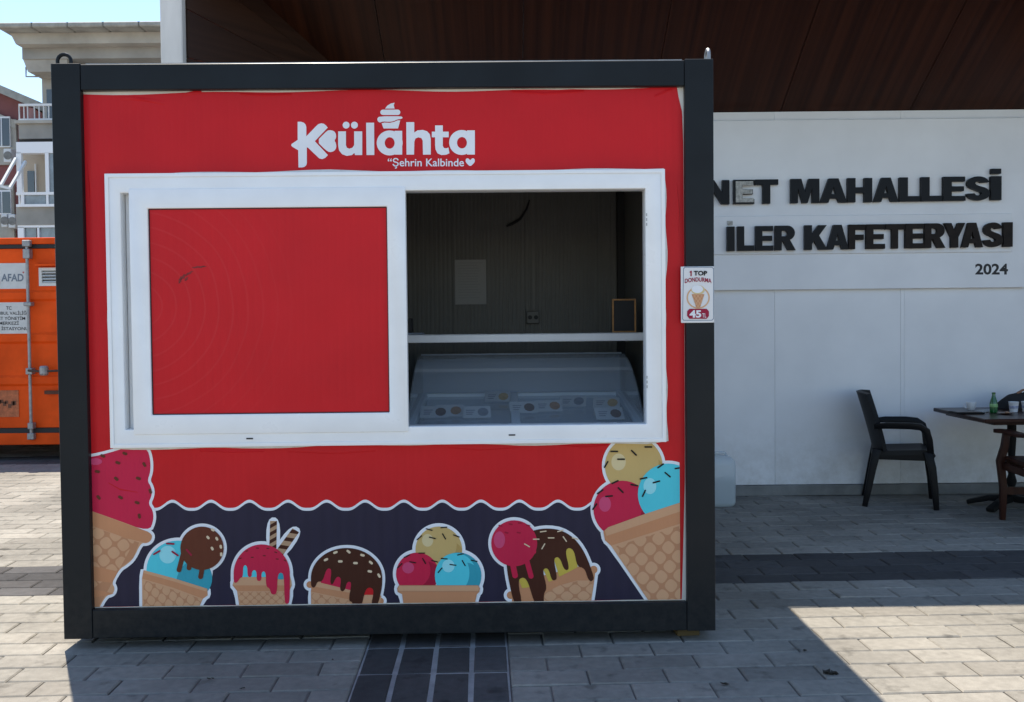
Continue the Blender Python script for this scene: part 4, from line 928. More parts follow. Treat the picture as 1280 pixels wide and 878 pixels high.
SA.loops([[(122, 140), (140, 122), (440, 122), (460, 140), (460, 690), (440, 712), (125, 712), (112, 695)], [(130, 146), (144, 130), (436, 130), (452, 146), (452, 686), (436, 704), (130, 704), (120, 690)]], 'grey')
SA.loops([circ(287, 460, 128, 122), circ(287, 460, 112, 106)], 'tanl'); SA.poly(circ(285, 375, 75, 52), 'beigel'); SA.poly(circ(278, 366, 62, 42), 'white'); SA.poly([(215, 420), (355, 420), (305, 575), (268, 575)], 'tan2'); SA.waffle([(215, 420), (355, 420), (305, 575), (268, 575)], 34, 5, 55, -55)
SA.poly([(165, 610), (190, 582), (380, 582), (405, 610), (405, 660), (380, 692), (190, 692), (165, 660)], 'maroon'); SA.build('sign_print')
def sign_text(txt, z0, z1, x0, x1, mk, offset=.02, arc=0):
    vs, fs = text_polys(txt, 0, offset); mn = vs.min(0); mx_ = vs.max(0); q = MB(); pts = []
    for v in vs:
        f = (v[0]-mn[0])/(mx_[0]-mn[0]); X = 840+(x0+f*(x1-x0))/8.786; Y_ = 320+(z1+(v[1]-mn[1])/(mx_[1]-mn[1])*(z0-z1)+arc*(2*f-1)**2)/8.786
        x, z = K(X, Y_, -.004); pts.append((x-pc_x, -.0042-.0022, z-pc_z))
    q.add(pts, fs); q.build('lettering', MATLOOK[mk], ps)
SB = SArt(840, 320, 8.786); SB.n = 8; SB.poly([(192, 176), (206, 164), (216, 164), (216, 224), (202, 224), (202, 182), (192, 186)], 'maroon'); SB.build('numeral'); sign_text('TOP', 165, 218, 238, 385, 'black', .04); sign_text('DONDURMA', 236, 284, 140, 432, 'maroon', .02, 18)
sign_text('45', 597, 680, 190, 320, 'white', .04); sign_text('TL', 632, 678, 330, 375, 'white', .01)

# wooden packing blocks under the kiosk
M_blk = wood_mat('weathered_block', (.07, .05, .022), (.13, .09, .04), 0, .8)
for i, (x, y, s) in enumerate(((2.66, .11, .10), (1.66, .40, .09), (.25, .24, .10), (.25, KD-.15, .10), (2.5, KD-.15, .10))):
    c = kw(x, y, 0); q = MB(); q.box(-s/2, s/2, 0, .09, .0015, .0445)
    o = q.build('packing_block', M_blk, None, bevel=.003); o.location = (c.x, c.y, .0015); o.rotation_euler.z = K_YAW+random.uniform(-.2, .2)
    tag(o, ['pale wooden packing block wedged under the right front corner of the kiosk', 'flat wooden packing block under the middle of the kiosk beam', 'wooden packing block hidden under the left front of the kiosk', 'wooden packing block under the left rear of the kiosk', 'wooden packing block under the right rear of the kiosk'][i], 'wood block', 'packing blocks under the kiosk')

# ------------------------------------------------------------------ things under the canopy
M_pl = mat('black_plastic', (.006, .006, .007), .42, spec=.15, var=.2, vscale=12, bump=.03, bscale=200)
def sweep(path, w, t, name, m, parent, up=(0, 0, 1), bevel=.004):
    q = MB(); path = [Vector(p_) for p_ in path]; n_ = len(path); vs = []
    for i, p_ in enumerate(path):
        d = (path[min(i+1, n_-1)]-path[max(i-1, 0)]).normalized(); r_ = d.cross(Vector(up)).normalized(); u_ = r_.cross(d)
        ww = w[i] if isinstance(w, (list, tuple)) else w; tt = t[i] if isinstance(t, (list, tuple)) else t
        for a_, b_ in ((-1,-1),(1,-1),(1,1),(-1,1)): vs.append(p_+r_*(a_*ww/2)+u_*(b_*tt/2))
    fs = [(i*4+k, i*4+(k+1) % 4, (i+1)*4+(k+1) % 4, (i+1)*4+k) for i in range(n_-1) for k in range(4)]+[(3,2,1,0), tuple(range(4*n_-4, 4*n_))]
    q.add(vs, fs); return q.build(name, m, parent, bevel=bevel, smooth=True, seg=2)
# plastic armchair, facing +x toward the table
ch = thing('plastic_chair', 'black plastic armchair standing against the white wall', 'chair', (2.89, 7.07, 0), R(-20))
def sheet(fn, nu, nv, th, name, m, parent):
    q = MB(); top_ = []; 
    for i in range(nu+1):
        for j in range(nv+1): top_.append(Vector(fn(i/nu, j/nv)))
    W_ = nv+1; nrm = []
    for i in range(nu+1):
        for j in range(nv+1):
            a_ = top_[min(i+1, nu)*W_+j]-top_[max(i-1, 0)*W_+j]; b_ = top_[i*W_+min(j+1, nv)]-top_[i*W_+max(j-1, 0)]; nrm.append(a_.cross(b_).normalized())
    vs = top_+[p_-n_*th for p_, n_ in zip(top_, nrm)]; N = len(top_); fs = []
    for i in range(nu):
        for j in range(nv):
            a_, b_, c_, d_ = i*W_+j, i*W_+j+1, (i+1)*W_+j+1, (i+1)*W_+j; fs += [(a_, d_, c_, b_), (N+a_, N+b_, N+c_, N+d_)]
    ed = [(i*W_, (i+1)*W_) for i in range(nu)]+[((i+1)*W_+nv, i*W_+nv) for i in range(nu)]+[(j+1, j) for j in range(nv)]+[(nu*W_+j, nu*W_+j+1) for j in range(nv)]
    fs += [(a_, N+a_, N+b_, b_) for a_, b_ in ed]
    q.add(vs, fs); o_ = q.build(name, m, parent, smooth=True)
    bm_ = bmesh.new(); bm_.from_mesh(o_.data); bmesh.ops.recalc_face_normals(bm_, faces=bm_.faces); bm_.to_mesh(o_.data); bm_.free(); return o_
sheet(lambda s_, t_: (-.20+.43*s_, -.205+.41*t_, .405+.025*s_-.018*math.sin(math.pi*t_)*math.sin(math.pi*min(1, s_*1.1))-(.045*(s_-.85)/.15 if s_ > .85 else 0)), 12, 10, .035, 'seat', M_pl, ch)
MB().box(-.19, .215, -.205, -.185, .345, .40).build('seat_apron', M_pl, ch, bevel=.006); MB().box(-.19, .215, .185, .205, .345, .40).build('seat_apron', M_pl, ch, bevel=.006)
MB().box(.205, .222, -.18, .18, .35, .40).build('seat_apron', M_pl, ch, bevel=.006)
# back: frame with vertical slots
def bk(s_, t_): y_ = -.215+.43*t_; return (-.165-.115*s_**1.15-.075*math.cos((t_-.5)*math.pi)+.045, y_*(1-.10*s_), .40+.42*s_+.012*math.sin(math.pi*t_)*s_)
sheet(lambda s_, t_: bk(s_, t_), 10, 12, .030, 'backrest', M_pl, ch)
for sg in (-1, 1):
    sweep([(.175, sg*.20, .41), (.205, sg*.215, .30), (.222, sg*.225, .15), (.232, sg*.235, 0)], [.060, .055, .048, .042], [.060, .052, .045, .038], 'leg', M_pl, ch, up=(1, 0, 0))
    sweep([(-.165, sg*.195, .42), (-.195, sg*.205, .28), (-.225, sg*.22, .12), (-.25, sg*.23, 0)], [.058, .054, .048, .042], [.060, .052, .045, .038], 'leg', M_pl, ch, up=(1, 0, 0))
    sweep([(-.185, sg*.215, .588), (-.10, sg*.232, .598), (.05, sg*.235, .600), (.125, sg*.233, .594), (.168, sg*.230, .565), (.185, sg*.225, .50), (.195, sg*.210, .40)], [.034, .044, .046, .046, .046, .046, .046], [.030, .028, .028, .030, .034, .036, .040], 'armrest', M_pl, ch, up=(0, -sg, .2))
# table
TZ = .69; M_tt = wood_mat('table_walnut', (.020, .009, .007), (.045, .018, .013), 0, .3); M_iron = mat('black_cast_iron', (.008, .008, .008), .55, spec=.15, bump=.1, bscale=60)
tl = thing('cafe_table', 'dark brown cafe table with cluttered top and black iron pedestal by the wall', 'table', (3.68, 6.80, 0))
MB().prism([(-.50, -.42), (.62, -.42), (.62, .46), (-.46, .46)], TZ-.028, TZ, axis='z').build('table_top', M_tt, tl, bevel=.005)
MB().box(-.40, .52, -.34, .38, TZ-.05, TZ-.029).build('apron', M_tt, tl)
for px_ in (-.10,):
    MB().lathe([(.028, .06), (.032, .10), (.024, .16), (.035, .2), (.022, .25), (.034, .30), (.022, .36), (.03, .5), (.03, TZ-.052)], (px_, 0, 0), 14).build('pedestal', M_iron, tl, smooth=True)
    for a_ in (35, 145, 215, 325):
        d_ = Vector((math.cos(R(a_)), math.sin(R(a_)), 0)); sweep([Vector((px_, 0, .075))+d_*.02, Vector((px_, 0, .065))+d_*.15, Vector((px_, 0, .022))+d_*.29], [.05, .05, .06], [.05, .04, .03], 'foot', M_iron, tl)
def ontop(u, v): p_ = onG(u, v, TZ); return (p_.x, p_.y, TZ+.0006)
M_green = mat('green_bottle_glass', (.012, .10, .022), .08, spec=.8); M_lbl = mat('bottle_label', (.22, .42, .16), .5, var=.3, vscale=40)
c = ontop(1242, 516.5); bt_ = thing('soda_bottle', 'small green glass soda bottle standing on the cafe table', 'bottle', c); bt_.scale = (.84, .84, .84)
MB().lathe([(.026, 0), (.031, .006), (.032, .05), (.031, .085), (.026, .105), (.018, .13), (.0135, .15), (.013, .163)], (0, 0, 0), 20).build('glass', M_green, bt_, smooth=True)
MB().lathe([(.0325, .052), (.0328, .053), (.0328, .078), (.0325, .079)], (0, 0, 0), 20).build('paper_label', M_lbl, bt_, smooth=True)
MB().lathe([(.0145, .1632), (.0155, .166), (.0155, .173), (.012, .176)], (0, 0, 0), 16).build('cap', M_green, bt_, smooth=True)
M_pc = mat('white_paper_cup', (.70, .70, .70), .5, var=.05)
def papercup(u, v, lbl, band=True, h_=.075, name='paper_cup'):
    t_ = thing(name, lbl, 'cup', ontop(u, v)); 
    MB().lathe([(.024, 0), (.026, .002), (.034, h_-.003), (.0355, h_-.001), (.0345, h_), (.031, h_-.004), (.026, .02)], (0, 0, 0), 20).build('cup', M_pc, t_, smooth=True)
    if band: MB().lathe([(.0295, .028), (.0302, .029), (.0318, .046), (.0314, .047)], (0, 0, 0), 20).build('printed_band', mat('cup_print', (.35, .37, .48), .5, var=.5, vscale=60), t_, smooth=True)
papercup(1267, 515.5, 'white paper cup with printed band beside the green bottle'); papercup(1283, 515, 'white paper cup at the end of the cafe table', True)
c = ontop(1214, 513); t_ = thing('tea_cup', 'white porcelain cup with handle at the wall side of the cafe table', 'cup', c)
MB().lathe([(.020, 0), (.022, .003), (.032, .025), (.036, .06), (.034, .06), (.029, .02)], (0, 0, 0), 20).build('bowl', M_pc, t_, smooth=True)
MB().tube([(-.033, 0, .05), (-.05, 0, .046), (-.054, 0, .032), (-.046, 0, .02), (-.029, 0, .018)], .0045, 8).build('handle', M_pc, t_, smooth=True)
c = ontop(1208, 517); t_ = thing('serving_board', 'flat dark tray lying near the corner of the cafe table', 'tray', c); MB().box(-.10, .10, -.07, .07, 0, .012).build('plate', M_iron, t_, bevel=.004); MB().box(-.085, .085, -.055, .055, .0122, .014).build('inlay', M_tt, t_)
c = ontop(1231, 515); t_ = thing('folded_napkin', 'white folded napkin lying beside the green bottle', 'napkin', c, .2)
q = MB(); q.add([(-.06, -.05, 0), (.06, -.05, .001), (.06, .05, .003), (-.06, .05, 0), (-.05, -.04, .012), (.05, -.05, .010), (.055, .04, .016), (-.05, .045, .008)], [(3,2,1,0),(4,5,6,7),(0,1,5,4),(1,2,6,5),(2,3,7,6),(3,0,4,7)]); q.build('sheet', M_paper, t_)
c = ontop(1257, 518); t_ = thing('saucer', 'small brownish saucer with crumbs on the cafe table edge', 'saucer', c)
MB().lathe([(.02, 0), (.03, .002), (.055, .009), (.057, .011), (.05, .009), (.02, .005)], (0, 0, 0), 24).build('dish', mat('brown_stoneware', (.20, .12, .09), .4, var=.4, vscale=30), t_, smooth=True)
MB().lathe([(.012, .006), (.018, .012), (.010, .02)], (.01, 0, 0), 8).build('crumb', mat('crumb', (.34, .20, .12), .8), t_)
c = ontop(1270, 506); t_ = thing('black_bag', 'slouching black bag with brown strap lying on the cafe table', 'bag', (3.80, 7.14, c[2])); t_.scale = (1.1, 1.0, 1.1)
random.seed(5); q = MB(); vs = []; seg = 18; rings_ = [(.0, 1.0), (.03, 1.06), (.065, .9), (.09, .62), (.10, .2)]
for h_, k_ in rings_:
    for i in range(seg): a_ = 2*math.pi*i/seg; rr = k_*(1+.10*math.sin(3*a_+h_*40)+random.uniform(-.03, .03)); vs.append((.155*rr*math.cos(a_)+.35*h_, .085*rr*math.sin(a_), h_*(1+.12*math.sin(2*a_))))
fs = [(i*seg+k, i*seg+(k+1) % seg, (i+1)*seg+(k+1) % seg, (i+1)*seg+k) for i in range(4) for k in range(seg)]+[tuple(range(4*seg, 5*seg)), tuple(range(seg-1, -1, -1))]
q.add(vs, fs); q.build('body', mat('black_cloth', (.012, .012, .013), .85, bump=.2, bscale=90), t_, smooth=True)
MB().tube([(-.02, -.02, .098), (.03, -.01, .125), (.10, 0, .132), (.16, .01, .11), (.19, .02, .06)], .011, 8, sq=(1.3, .6)).build('strap', mat('tan_leather', (.28, .13, .07), .5), t_, smooth=True)
# wooden armchair, its arm reaching into view
M_wc = wood_mat('chair_mahogany', (.024, .008, .006), (.048, .017, .010), 2, .4)
g0 = onG(1253, 650); wc = thing('wooden_armchair', 'brown wooden armchair pulled up to the cafe table', 'chair', (g0.x, g0.y, 0), R(-6))
for x_ in (0, .52):
    sweep([(x_, 0, 0), (x_+.004, .0, .22), (x_-.012, .01, .40), (x_+.012, .0, .50), (x_+.02, -.005, .585)], [.034, .042, .046, .044, .040], [.034, .044, .048, .046, .042], 'leg', M_wc, wc, up=(0, 1, 0))
    sweep([(x_+.01, -.48, 0), (x_+.01, -.44, .42), (x_+.01, -.50, .92)], [.036, .042, .034], [.036, .042, .034], 'leg', M_wc, wc, up=(0, 1, 0))
    sweep([(x_-.018, .07, .600), (x_+.015, .0, .603), (x_+.03, -.22, .600), (x_+.015, -.455, .62)], [.05, .062, .058, .045], [.026, .028, .028, .026], 'armrest', M_wc, wc)
    sweep([(x_+.006, -.02, .37), (x_+.01, -.42, .37)], .025, .05, 'side_rail', M_wc, wc)
for y_, z_ in ((.0, .38), (-.45, .38), (0, .20)): MB().box(.02, .51, y_-.012, y_+.012, z_-.025, z_+.025).build('cross_rail', M_wc, wc)
MB().box(.01, .53, -.44, .02, .405, .435).build('seat', M_wc, wc, bevel=.008)
for k in range(4): MB().beam((.04, -.468-.02*k, .56+.10*k), (.50, -.468-.02*k, .56+.10*k), .02, .05).build('back_slat', M_wc, wc)
# water canister beside the kiosk
jl = onG(906, 634.5); jg = thing('water_canister', 'translucent white plastic canister half filled with water behind the kiosk', 'canister', (jl.x-.045, jl.y+.09, 0), .05)
jm = bpy.data.materials.new('translucent_hdpe'); jm.use_nodes = True; n = jm.node_tree.nodes; l = jm.node_tree.links; p = n['Principled BSDF']
p.inputs['Base Color'].default_value = (.62, .68, .70, 1); p.inputs['Roughness'].default_value = .35; tb = n.new('ShaderNodeBsdfTransparent'); mx = n.new('ShaderNodeMixShader'); mx.inputs[0].default_value = .42
l.new(p.outputs[0], mx.inputs[1]); l.new(tb.outputs[0], mx.inputs[2]); l.new(mx.outputs[0], n['Material Output'].inputs[0])
q = MB(); vs = []; prof_ = [(.0, .85), (.012, .95), (.03, 1.0), (.30, 1.0), (.335, .96), (.36, .80), (.372, .5), (.376, .2)]; seg = 24
for z, k_ in prof_:
    for i in range(seg):
        a_ = 2*math.pi*i/seg; e_ = .35; sx_ = abs(math.cos(a_))**e_*math.copysign(1, math.cos(a_)); sy_ = abs(math.sin(a_))**e_*math.copysign(1, math.sin(a_)); vs.append((.135*k_*sx_, .085*k_*sy_, z))
fs = [(i*seg+k, i*seg+(k+1) % seg, (i+1)*seg+(k+1) % seg, (i+1)*seg+k) for i in range(len(prof_)-1) for k in range(seg)]+[tuple(range(seg-1, -1, -1)), tuple(range((len(prof_)-1)*seg, len(prof_)*seg))]
q.add(vs, fs); q.build('body', jm, jg, smooth=True)
vs2 = [(x*.97, y*.95, .004+z*.99) for x, y, z in vs[:3*seg]]+[(x*.97, y*.95, .195) for x, y, z in vs[2*seg:3*seg]]
q = MB(); q.add(vs2, [(i*seg+k, i*seg+(k+1) % seg, (i+1)*seg+(k+1) % seg, (i+1)*seg+k) for i in range(3) for k in range(seg)]+[tuple(range(seg-1, -1, -1)), tuple(range(3*seg, 4*seg))])
q.build('water', mat('cloudy_water', (.22, .29, .31), .15), jg, smooth=True)
MB().lathe([(.026, .375), (.028, .377), (.028, .40), (.022, .405)], (-.07, 0, 0), 20).build('cap', mat('cap_blue', (.55, .60, .64), .4), jg, smooth=True)
MB().tube([(-.02, 0, .366), (-.005, 0, .392), (.06, 0, .392), (.085, 0, .362)], .011, 10).build('handle', jm, jg, smooth=True)

# ------------------------------------------------------------------ orange container behind on the left
CY = 9.86
M_or = mat('orange_container_paint', (.92, .095, .010), .5, spec=.10, var=.32, vscale=1.7, bump=.05, bscale=20, rvar=.1)
M_or2 = mat('weathered_orange', (.50, .14, .05), .7, var=.4, vscale=18)
ct = thing('shipping_container', 'orange steel container with door locking rod, vent and white signs', 'container', (-5.2, CY, 0))
CL, CR = -7.0, -3.4
def cbox(name, m, u0, v0, u1, v1, y0, y1, bev=.004):
    a_ = onY(max(u0, -400), v0, CY+y0); b_ = onY(u1, v1, CY+y0); x0_ = CL if u0 < -100 else a_.x; x1_ = CR if u1 > 300 else b_.x
    return MB().box(x0_, x1_, CY+y0, CY+y1, b_.z, a_.z).build(name, m, ct, world=True, bevel=bev)
U = 36
def vz(v): return onY(U, v, CY).z
top_z = vz(297.5); bot_z = vz(556)
MB().box(CL, CR, CY+.06, CY+4.0, bot_z+.02, top_z-.02).build('body', M_or, ct, world=True)
MB().box(CL, CR, CY-.02, CY+.06, vz(305.5), top_z).build('top_rail', M_or, ct, world=True, bevel=.006)
MB().box(CL, CR, CY-.02, CY+.06, bot_z, vz(541.5)).build('bottom_rail', M_or, ct, world=True, bevel=.006)
MB().box(CL, CR, CY+.0, CY+.058, vz(310.5), vz(305.6)).build('gasket', M_dark, ct, world=True); MB().box(CL, CR, CY+.0, CY+.058, vz(541.4), vz(535.5)).build('gasket', M_dark, ct, world=True)
# door leaf with pressed horizontal ribs
pr_ = []
lv = [311, 363, 366, 374, 377, 416, 419, 427, 430, 469, 472, 480, 483, 535]
dep = [0, 0, 1, 1, 0, 0, 1, 1, 0, 0, 1, 1, 0, 0]
pr_ = [(CY+.02-.022*d_, vz(v_)) for v_, d_ in zip(lv, dep)]
q = MB(); q.prism([(CY+.055, vz(311))]+pr_+[(CY+.055, vz(535))], CL, CR, axis='x'); dr = q.build('door_leaf', M_or, ct, world=True)
ru = 36.5; rx_ = onY(ru, 430, CY-.05).x
rod = MB().tube([(rx_, CY-.05, vz(301)), (rx_, CY-.05, vz(549))], .016, 10).build('locking_rod', M_steel, ct, world=True, smooth=True)
for v0, v1, hw2 in ((301, 309, .04), (312, 324, .035), (378, 383, .04), (460, 468, .035), (528, 536, .028), (541, 549, .035)):
    MB().box(rx_-hw2, rx_+hw2, CY-.075, CY-.0005 if v0 > 311 and v0 < 530 else CY-.021, vz(v1), vz(v0)).build('rod_bracket', M_steel, ct, world=True, bevel=.006)
hz_ = vz(463); MB().tube([(rx_, CY-.085, hz_), (rx_+.12, CY-.09, hz_-.01), (rx_+.5, CY-.085, hz_)], .012, 8).build('lock_handle', mat('rusty_steel', (.10, .06, .045), .7, metal=.3, var=.5, vscale=30), ct, world=True, smooth=True)
a_ = onY(60, 463, CY); MB().lathe([(.035, -.05), (.045, -.03), (.045, .03), (.035, .05)], (a_.x, CY-.085, a_.z), 12).build('lock_housing', M_steel, ct, world=True, bevel=.004)
a_ = onY(56, 490, CY-.001); MB().box(a_.x, a_.x+.45, CY-.012, CY+.019, a_.z-.025, a_.z+.012).build('rust_plate', mat('rust', (.12, .05, .03), .9, var=.5, vscale=30), ct, world=True)
# vent louvre
va_ = onY(48.5, 335, CY); vb_ = onY(76, 357.5, CY); M_lv = mat('vent_white', (.66, .66, .62), .5)
vt = MB(); W_ = vb_.x+.12
vt.box(va_.x, W_, CY-.006, CY+.0199, va_.z-.03, va_.z); vt.box(va_.x, W_, CY-.006, CY+.0199, vb_.z, vb_.z+.03); vt.box(va_.x, va_.x+.03, CY-.0055, CY+.0199, vb_.z+.0301, va_.z-.0301); vt.box(W_-.03, W_, CY-.0055, CY+.0199, vb_.z+.0301, va_.z-.0301)
MB().box(va_.x+.03, W_-.03, CY+.0175, CY+.0195, vb_.z+.03, va_.z-.03).build('vent_backing', M_dark, ct, world=True)
vt = vt.build('vent_frame', M_lv, ct, world=True)
for k in range(4):
    z_ = vb_.z+.034+k*(va_.z-vb_.z-.06)/4; MB().add([(va_.x+.031, CY-.004, z_), (W_-.031, CY-.004, z_), (W_-.031, CY+.016, z_+.016), (va_.x+.031, CY+.016, z_+.016), (va_.x+.031, CY-.004, z_+.004), (W_-.031, CY-.004, z_+.004), (W_-.031, CY+.016, z_+.020), (va_.x+.031, CY+.016, z_+.020)], [(3,2,1,0),(4,5,6,7),(0,1,5,4),(1,2,6,5),(2,3,7,6),(3,0,4,7)]).build('vent_slat', M_lv, ct, world=True)
a_ = onY(46, 331.5, CY); MB().box(a_.x, W_+.03, CY-.045, CY+.0199, a_.z-.012, a_.z+.006).build('vent_hood', M_or, ct, world=True)
# signs on the container
def plate_(name, lbl, u0, v0, u1, v1, m):
    a_ = onY(u0, v0, CY); b_ = onY(u1, v1, CY); t_ = thing(name, lbl, 'sign', ((a_.x+b_.x)/2, CY+.015, b_.z)); MB().box(a_.x, b_.x, CY+.012, CY+.0195, b_.z, a_.z).build('plate', m, t_, world=True); return t_
M_sgw = mat('weathered_white_sign', (.62, .62, .60), .5, var=.12, vscale=6)
s1_ = plate_('agency_sign', 'white sign reading AFAD fixed to the orange container door', -26, 329.5, 32.5, 361, M_sgw)
M_gb = mat('grey_blue_ink', (.16, .19, .23), .5)
flat_text('AFAD', 1.5, 342.5, 29.5, 352, CY+.012, M_gb, s1_, offset=.03)
flat_text('*', 28, 339.5, 30.5, 342, CY+.012, mat('red_ink', (.5, .03, .02), .5), s1_, offset=.02)
q = MB(); ar = [onY(u, v, CY+.0105) for u, v in ((-14, 354), (-8, 343), (-3, 341), (-1, 347), (0, 354), (-1.5, 358), (-6, 358))]; q.add([tuple(p_) for p_ in ar], [tuple(range(7))]); q.build('emblem', mat('red_ink', (.5, .03, .02), .5), s1_, world=True)
s2_ = plate_('station_sign', 'white sign with five lines of black text below the agency sign on the container', -22, 378.5, 37, 418, M_sgw)
for tx, u0, u1, v in (('TC', 7.5, 14.5, 385.3), ('İSTANBUL VALİLİĞİ', -15, 37, 391.5), ('AFET YÖNETİM', -9, 31.5, 398), ('MERKEZİ', -1, 23.5, 404), ('T İSTASYONU', -4, 36, 410.8)):
    flat_text(tx, u0, v-2.2-(.9 if 'İ' in tx or 'Ö' in tx else 0), min(u1, 35.6), v+2.2, CY+.012, M_ink, s2_, offset=.015)
s3_ = plate_('faded_poster', 'faded peeling poster remnant low on the orange container door', -14, 488.5, 23, 521.5, M_or2)
q = MB(); random.seed(9)
for k in range(9):
    a_ = onY(-8+k*3.4+random.uniform(-1, 1), 505+random.uniform(-3, 3), CY+.010); q.box(a_.x-.02, a_.x+.015, CY+.0105, CY+.0115, a_.z-.02*random.random()-.01, a_.z+.02)
q.build('faded_print', mat('brown_ink', (.16, .06, .03), .8), s3_, world=True)

# ------------------------------------------------------------------ apartment houses behind
BYD = 30.0
def pb(parent, name, m, u0, v0, u1, v1, Y, dep, world=True, bev=0):
    a_ = onY(u0, v0, Y); b_ = onY(u1, v1, Y); return MB().box(a_.x, b_.x, Y, Y+dep, b_.z, a_.z).build(name, m, parent, world=True, bevel=bev)
M_st = mat('beige_grey_render', (.30, .295, .27), .85, var=.3, vscale=.6, bump=.1, bscale=8); M_st2 = mat('pale_eave_render', (.39, .375, .33), .85, var=.3, vscale=.8)
M_wf = mat('balcony_white_frame', (.72, .74, .76), .5); M_gl = mat('dark_window_glass', (.05, .06, .07), .08, spec=.8); M_gl2 = mat('curtained_glass', (.20, .24, .27), .15, var=.5, vscale=2, spec=.7)
M_tile = mat('grey_roof_edge', (.30, .30, .27), .7, var=.3, vscale=3); M_mar = mat('maroon_render', (.20, .075, .075), .85, var=.2, vscale=.7); M_rail = mat('white_railing', (.60, .62, .63), .5)
ap = thing('apartment_building', 'beige grey apartment house with deep eaves and glazed balcony behind the container', 'building', (onY(140, 500, BYD).x, BYD, 0))
gx = onY(60, 400, BYD)
# main wall, from behind the balcony to far right
def wz(v, u=60): return onY(u, v, BYD).z
xl = onY(52.5, 110, BYD).x; xr = onY(330, 110, BYD).x
MB().box(xl, xr, BYD, BYD+9, 0, wz(84)).build('wall', M_st, ap, world=True)
xb = onY(28, 80, BYD-.9).x
MB().box(xb, xr+.5, BYD-.9, BYD+9.4, wz(84)+.0, wz(70.5)).build('attic_band', M_st, ap, world=True)
# tapered brackets of the eave
e0 = onY(28, 84, BYD-.9); e1 = onY(52, 99, BYD)
q = MB(); q.prism([(e0.x, wz(84)-.001), (xl+1.2, wz(84)-.001), (xl+1.2, wz(99)), (xl, wz(99))], BYD-.85, BYD-.002, axis='y'); q.build('eave_bracket', M_st2, ap, world=True)
rl = onY(2, 54, BYD-1.8).x
q = MB(); q.prism([(rl, wz(57.5)), (xr+1.5, wz(57.5)), (xr+.5, wz(70.6)), (xb+.02, wz(70.6))], BYD-1.3, BYD+9.8, axis='y'); q.build('eave_soffit', M_st2, ap, world=True)
xg = rl-.15; seg_x = [xg+k*1.05 for k in range(9)]
for a_, b_ in zip(seg_x[:-1], seg_x[1:]): MB().box(a_+.01, b_-.01, BYD-1.85, BYD+10, wz(57.4), wz(51.5)).build('eave_tile', M_tile, ap, world=True, bevel=.03)
q = MB(); q.prism([(BYD-1.8, wz(51.4)), (BYD+10, wz(51.4)), (BYD+4, wz(51.4)+1.6)], xg+.2, seg_x[-1]+3, axis='x'); q.build('roof', M_tile, ap, world=True)
# wire bracket under the eave
w_ = [onY(u, v, BYD-.5) for u, v in ((32.5, 84), (32.5, 96), (50, 96))]; MB().tube([tuple(p_) for p_ in w_], .025, 6).build('wire_bracket', M_steel, ap, world=True)
# top balcony with railing
BB = BYD-1.3
pb(ap, 'balcony_slab', M_st2, 17.5, 150.5, 95, 153.5, BB, 1.6); pb(ap, 'balcony_parapet', M_st, 23, 153.6, 95, 173, BB+.1, 1.3)
pb(ap, 'handrail', M_rail, 23, 130, 95, 132, BB+.1, .08); pb(ap, 'handrail', M_rail, 23, 148.6, 95, 150.2, BB+.1, .08)
for u in (23, 29, 33.5, 42, 48, 54, 60): pb(ap, 'railing_post', M_rail, u, 132.1, u+1.2, 148.5, BB+.12, .05)
pb(ap, 'balcony_door', M_gl, 58, 112, 80, 150, BYD-.03, .02)
# folded washing on the rail and air conditioner behind
pb(ap, 'drying_cloth', mat('faded_pink_cloth', (.30, .17, .17), .9), 35, 135, 41.5, 149, BB+.3, .04)
# glazed balcony
pb(ap, 'balcony_ceiling', M_dark, 24, 173.2, 95, 177.6, BB+.2, 1.1)
pb(ap, 'glazing_header', M_wf, 20, 177.8, 95, 191, BB, .25)
for u0, u1 in ((20, 27.4), (56, 61.5), (94, 97)): pb(ap, 'glazing_post', M_wf, u0, 191.1, u1, 240.5, BB, .12)
pb(ap, 'glazing_rail', M_wf, 20, 238.9 if False else 240.6, 95, 243.2, BB-.01, .14); pb(ap, 'glazing_rail', M_wf, 20, 255.6, 95, 258, BB-.01, .14)
for u0, u1 in ((23, 24.6), (26, 30), (57.5, 60.5)): pb(ap, 'lower_post', M_wf, u0, 243.3, u1, 255.5, BB, .10)
pb(ap, 'lower_pane', M_gl2, 30.2, 243.3, 57.3, 255.5, BB+.05, .02); pb(ap, 'lower_pane', M_gl2, 60.7, 243.3, 95, 255.5, BB+.05, .02)
pb(ap, 'window_pane', M_gl2, 61.7, 191.2, 93.8, 240.4, BB+.05, .02)
pb(ap, 'balcony_inner_wall', mat('balcony_beige', (.42, .36, .28), .8), 27, 191.2, 62, 240.4, BB+1.1, .1)
pb(ap, 'inner_door', M_gl, 34, 214, 43, 240.4, BB+1.05, .04); pb(ap, 'inner_door_frame', M_wf, 43.2, 205, 45, 240.4, BB+1.0, .06)
for (u0, v0, u1, v1) in ((1, 232, 20, 198), (12, 236, 32, 202)):
    a_ = onY(u0, v0, BB-.8); b_ = onY(u1, v1, BB); MB().beam(tuple(a_), tuple(b_), .07, .07).build('awning_arm', M_rail, ap, world=True)
a_ = onY(1, 233, BB-.8); b_ = onY(13, 236, BB-.8); MB().beam(tuple(a_), tuple(b_), .07, .07).build('awning_bar', M_rail, ap, world=True)
pb(ap, 'storey_band', M_st, 20, 258.1, 95, 281, BB+.1, 1.35)
pb(ap, 'window_frame', M_wf, 22, 281.1, 95, 284, BB+.12, .2)
for u0, u1 in ((22, 30.5), (46.5, 49.5)): pb(ap, 'window_post', M_wf, u0, 284.1, u1, 330, BB+.12, .15)
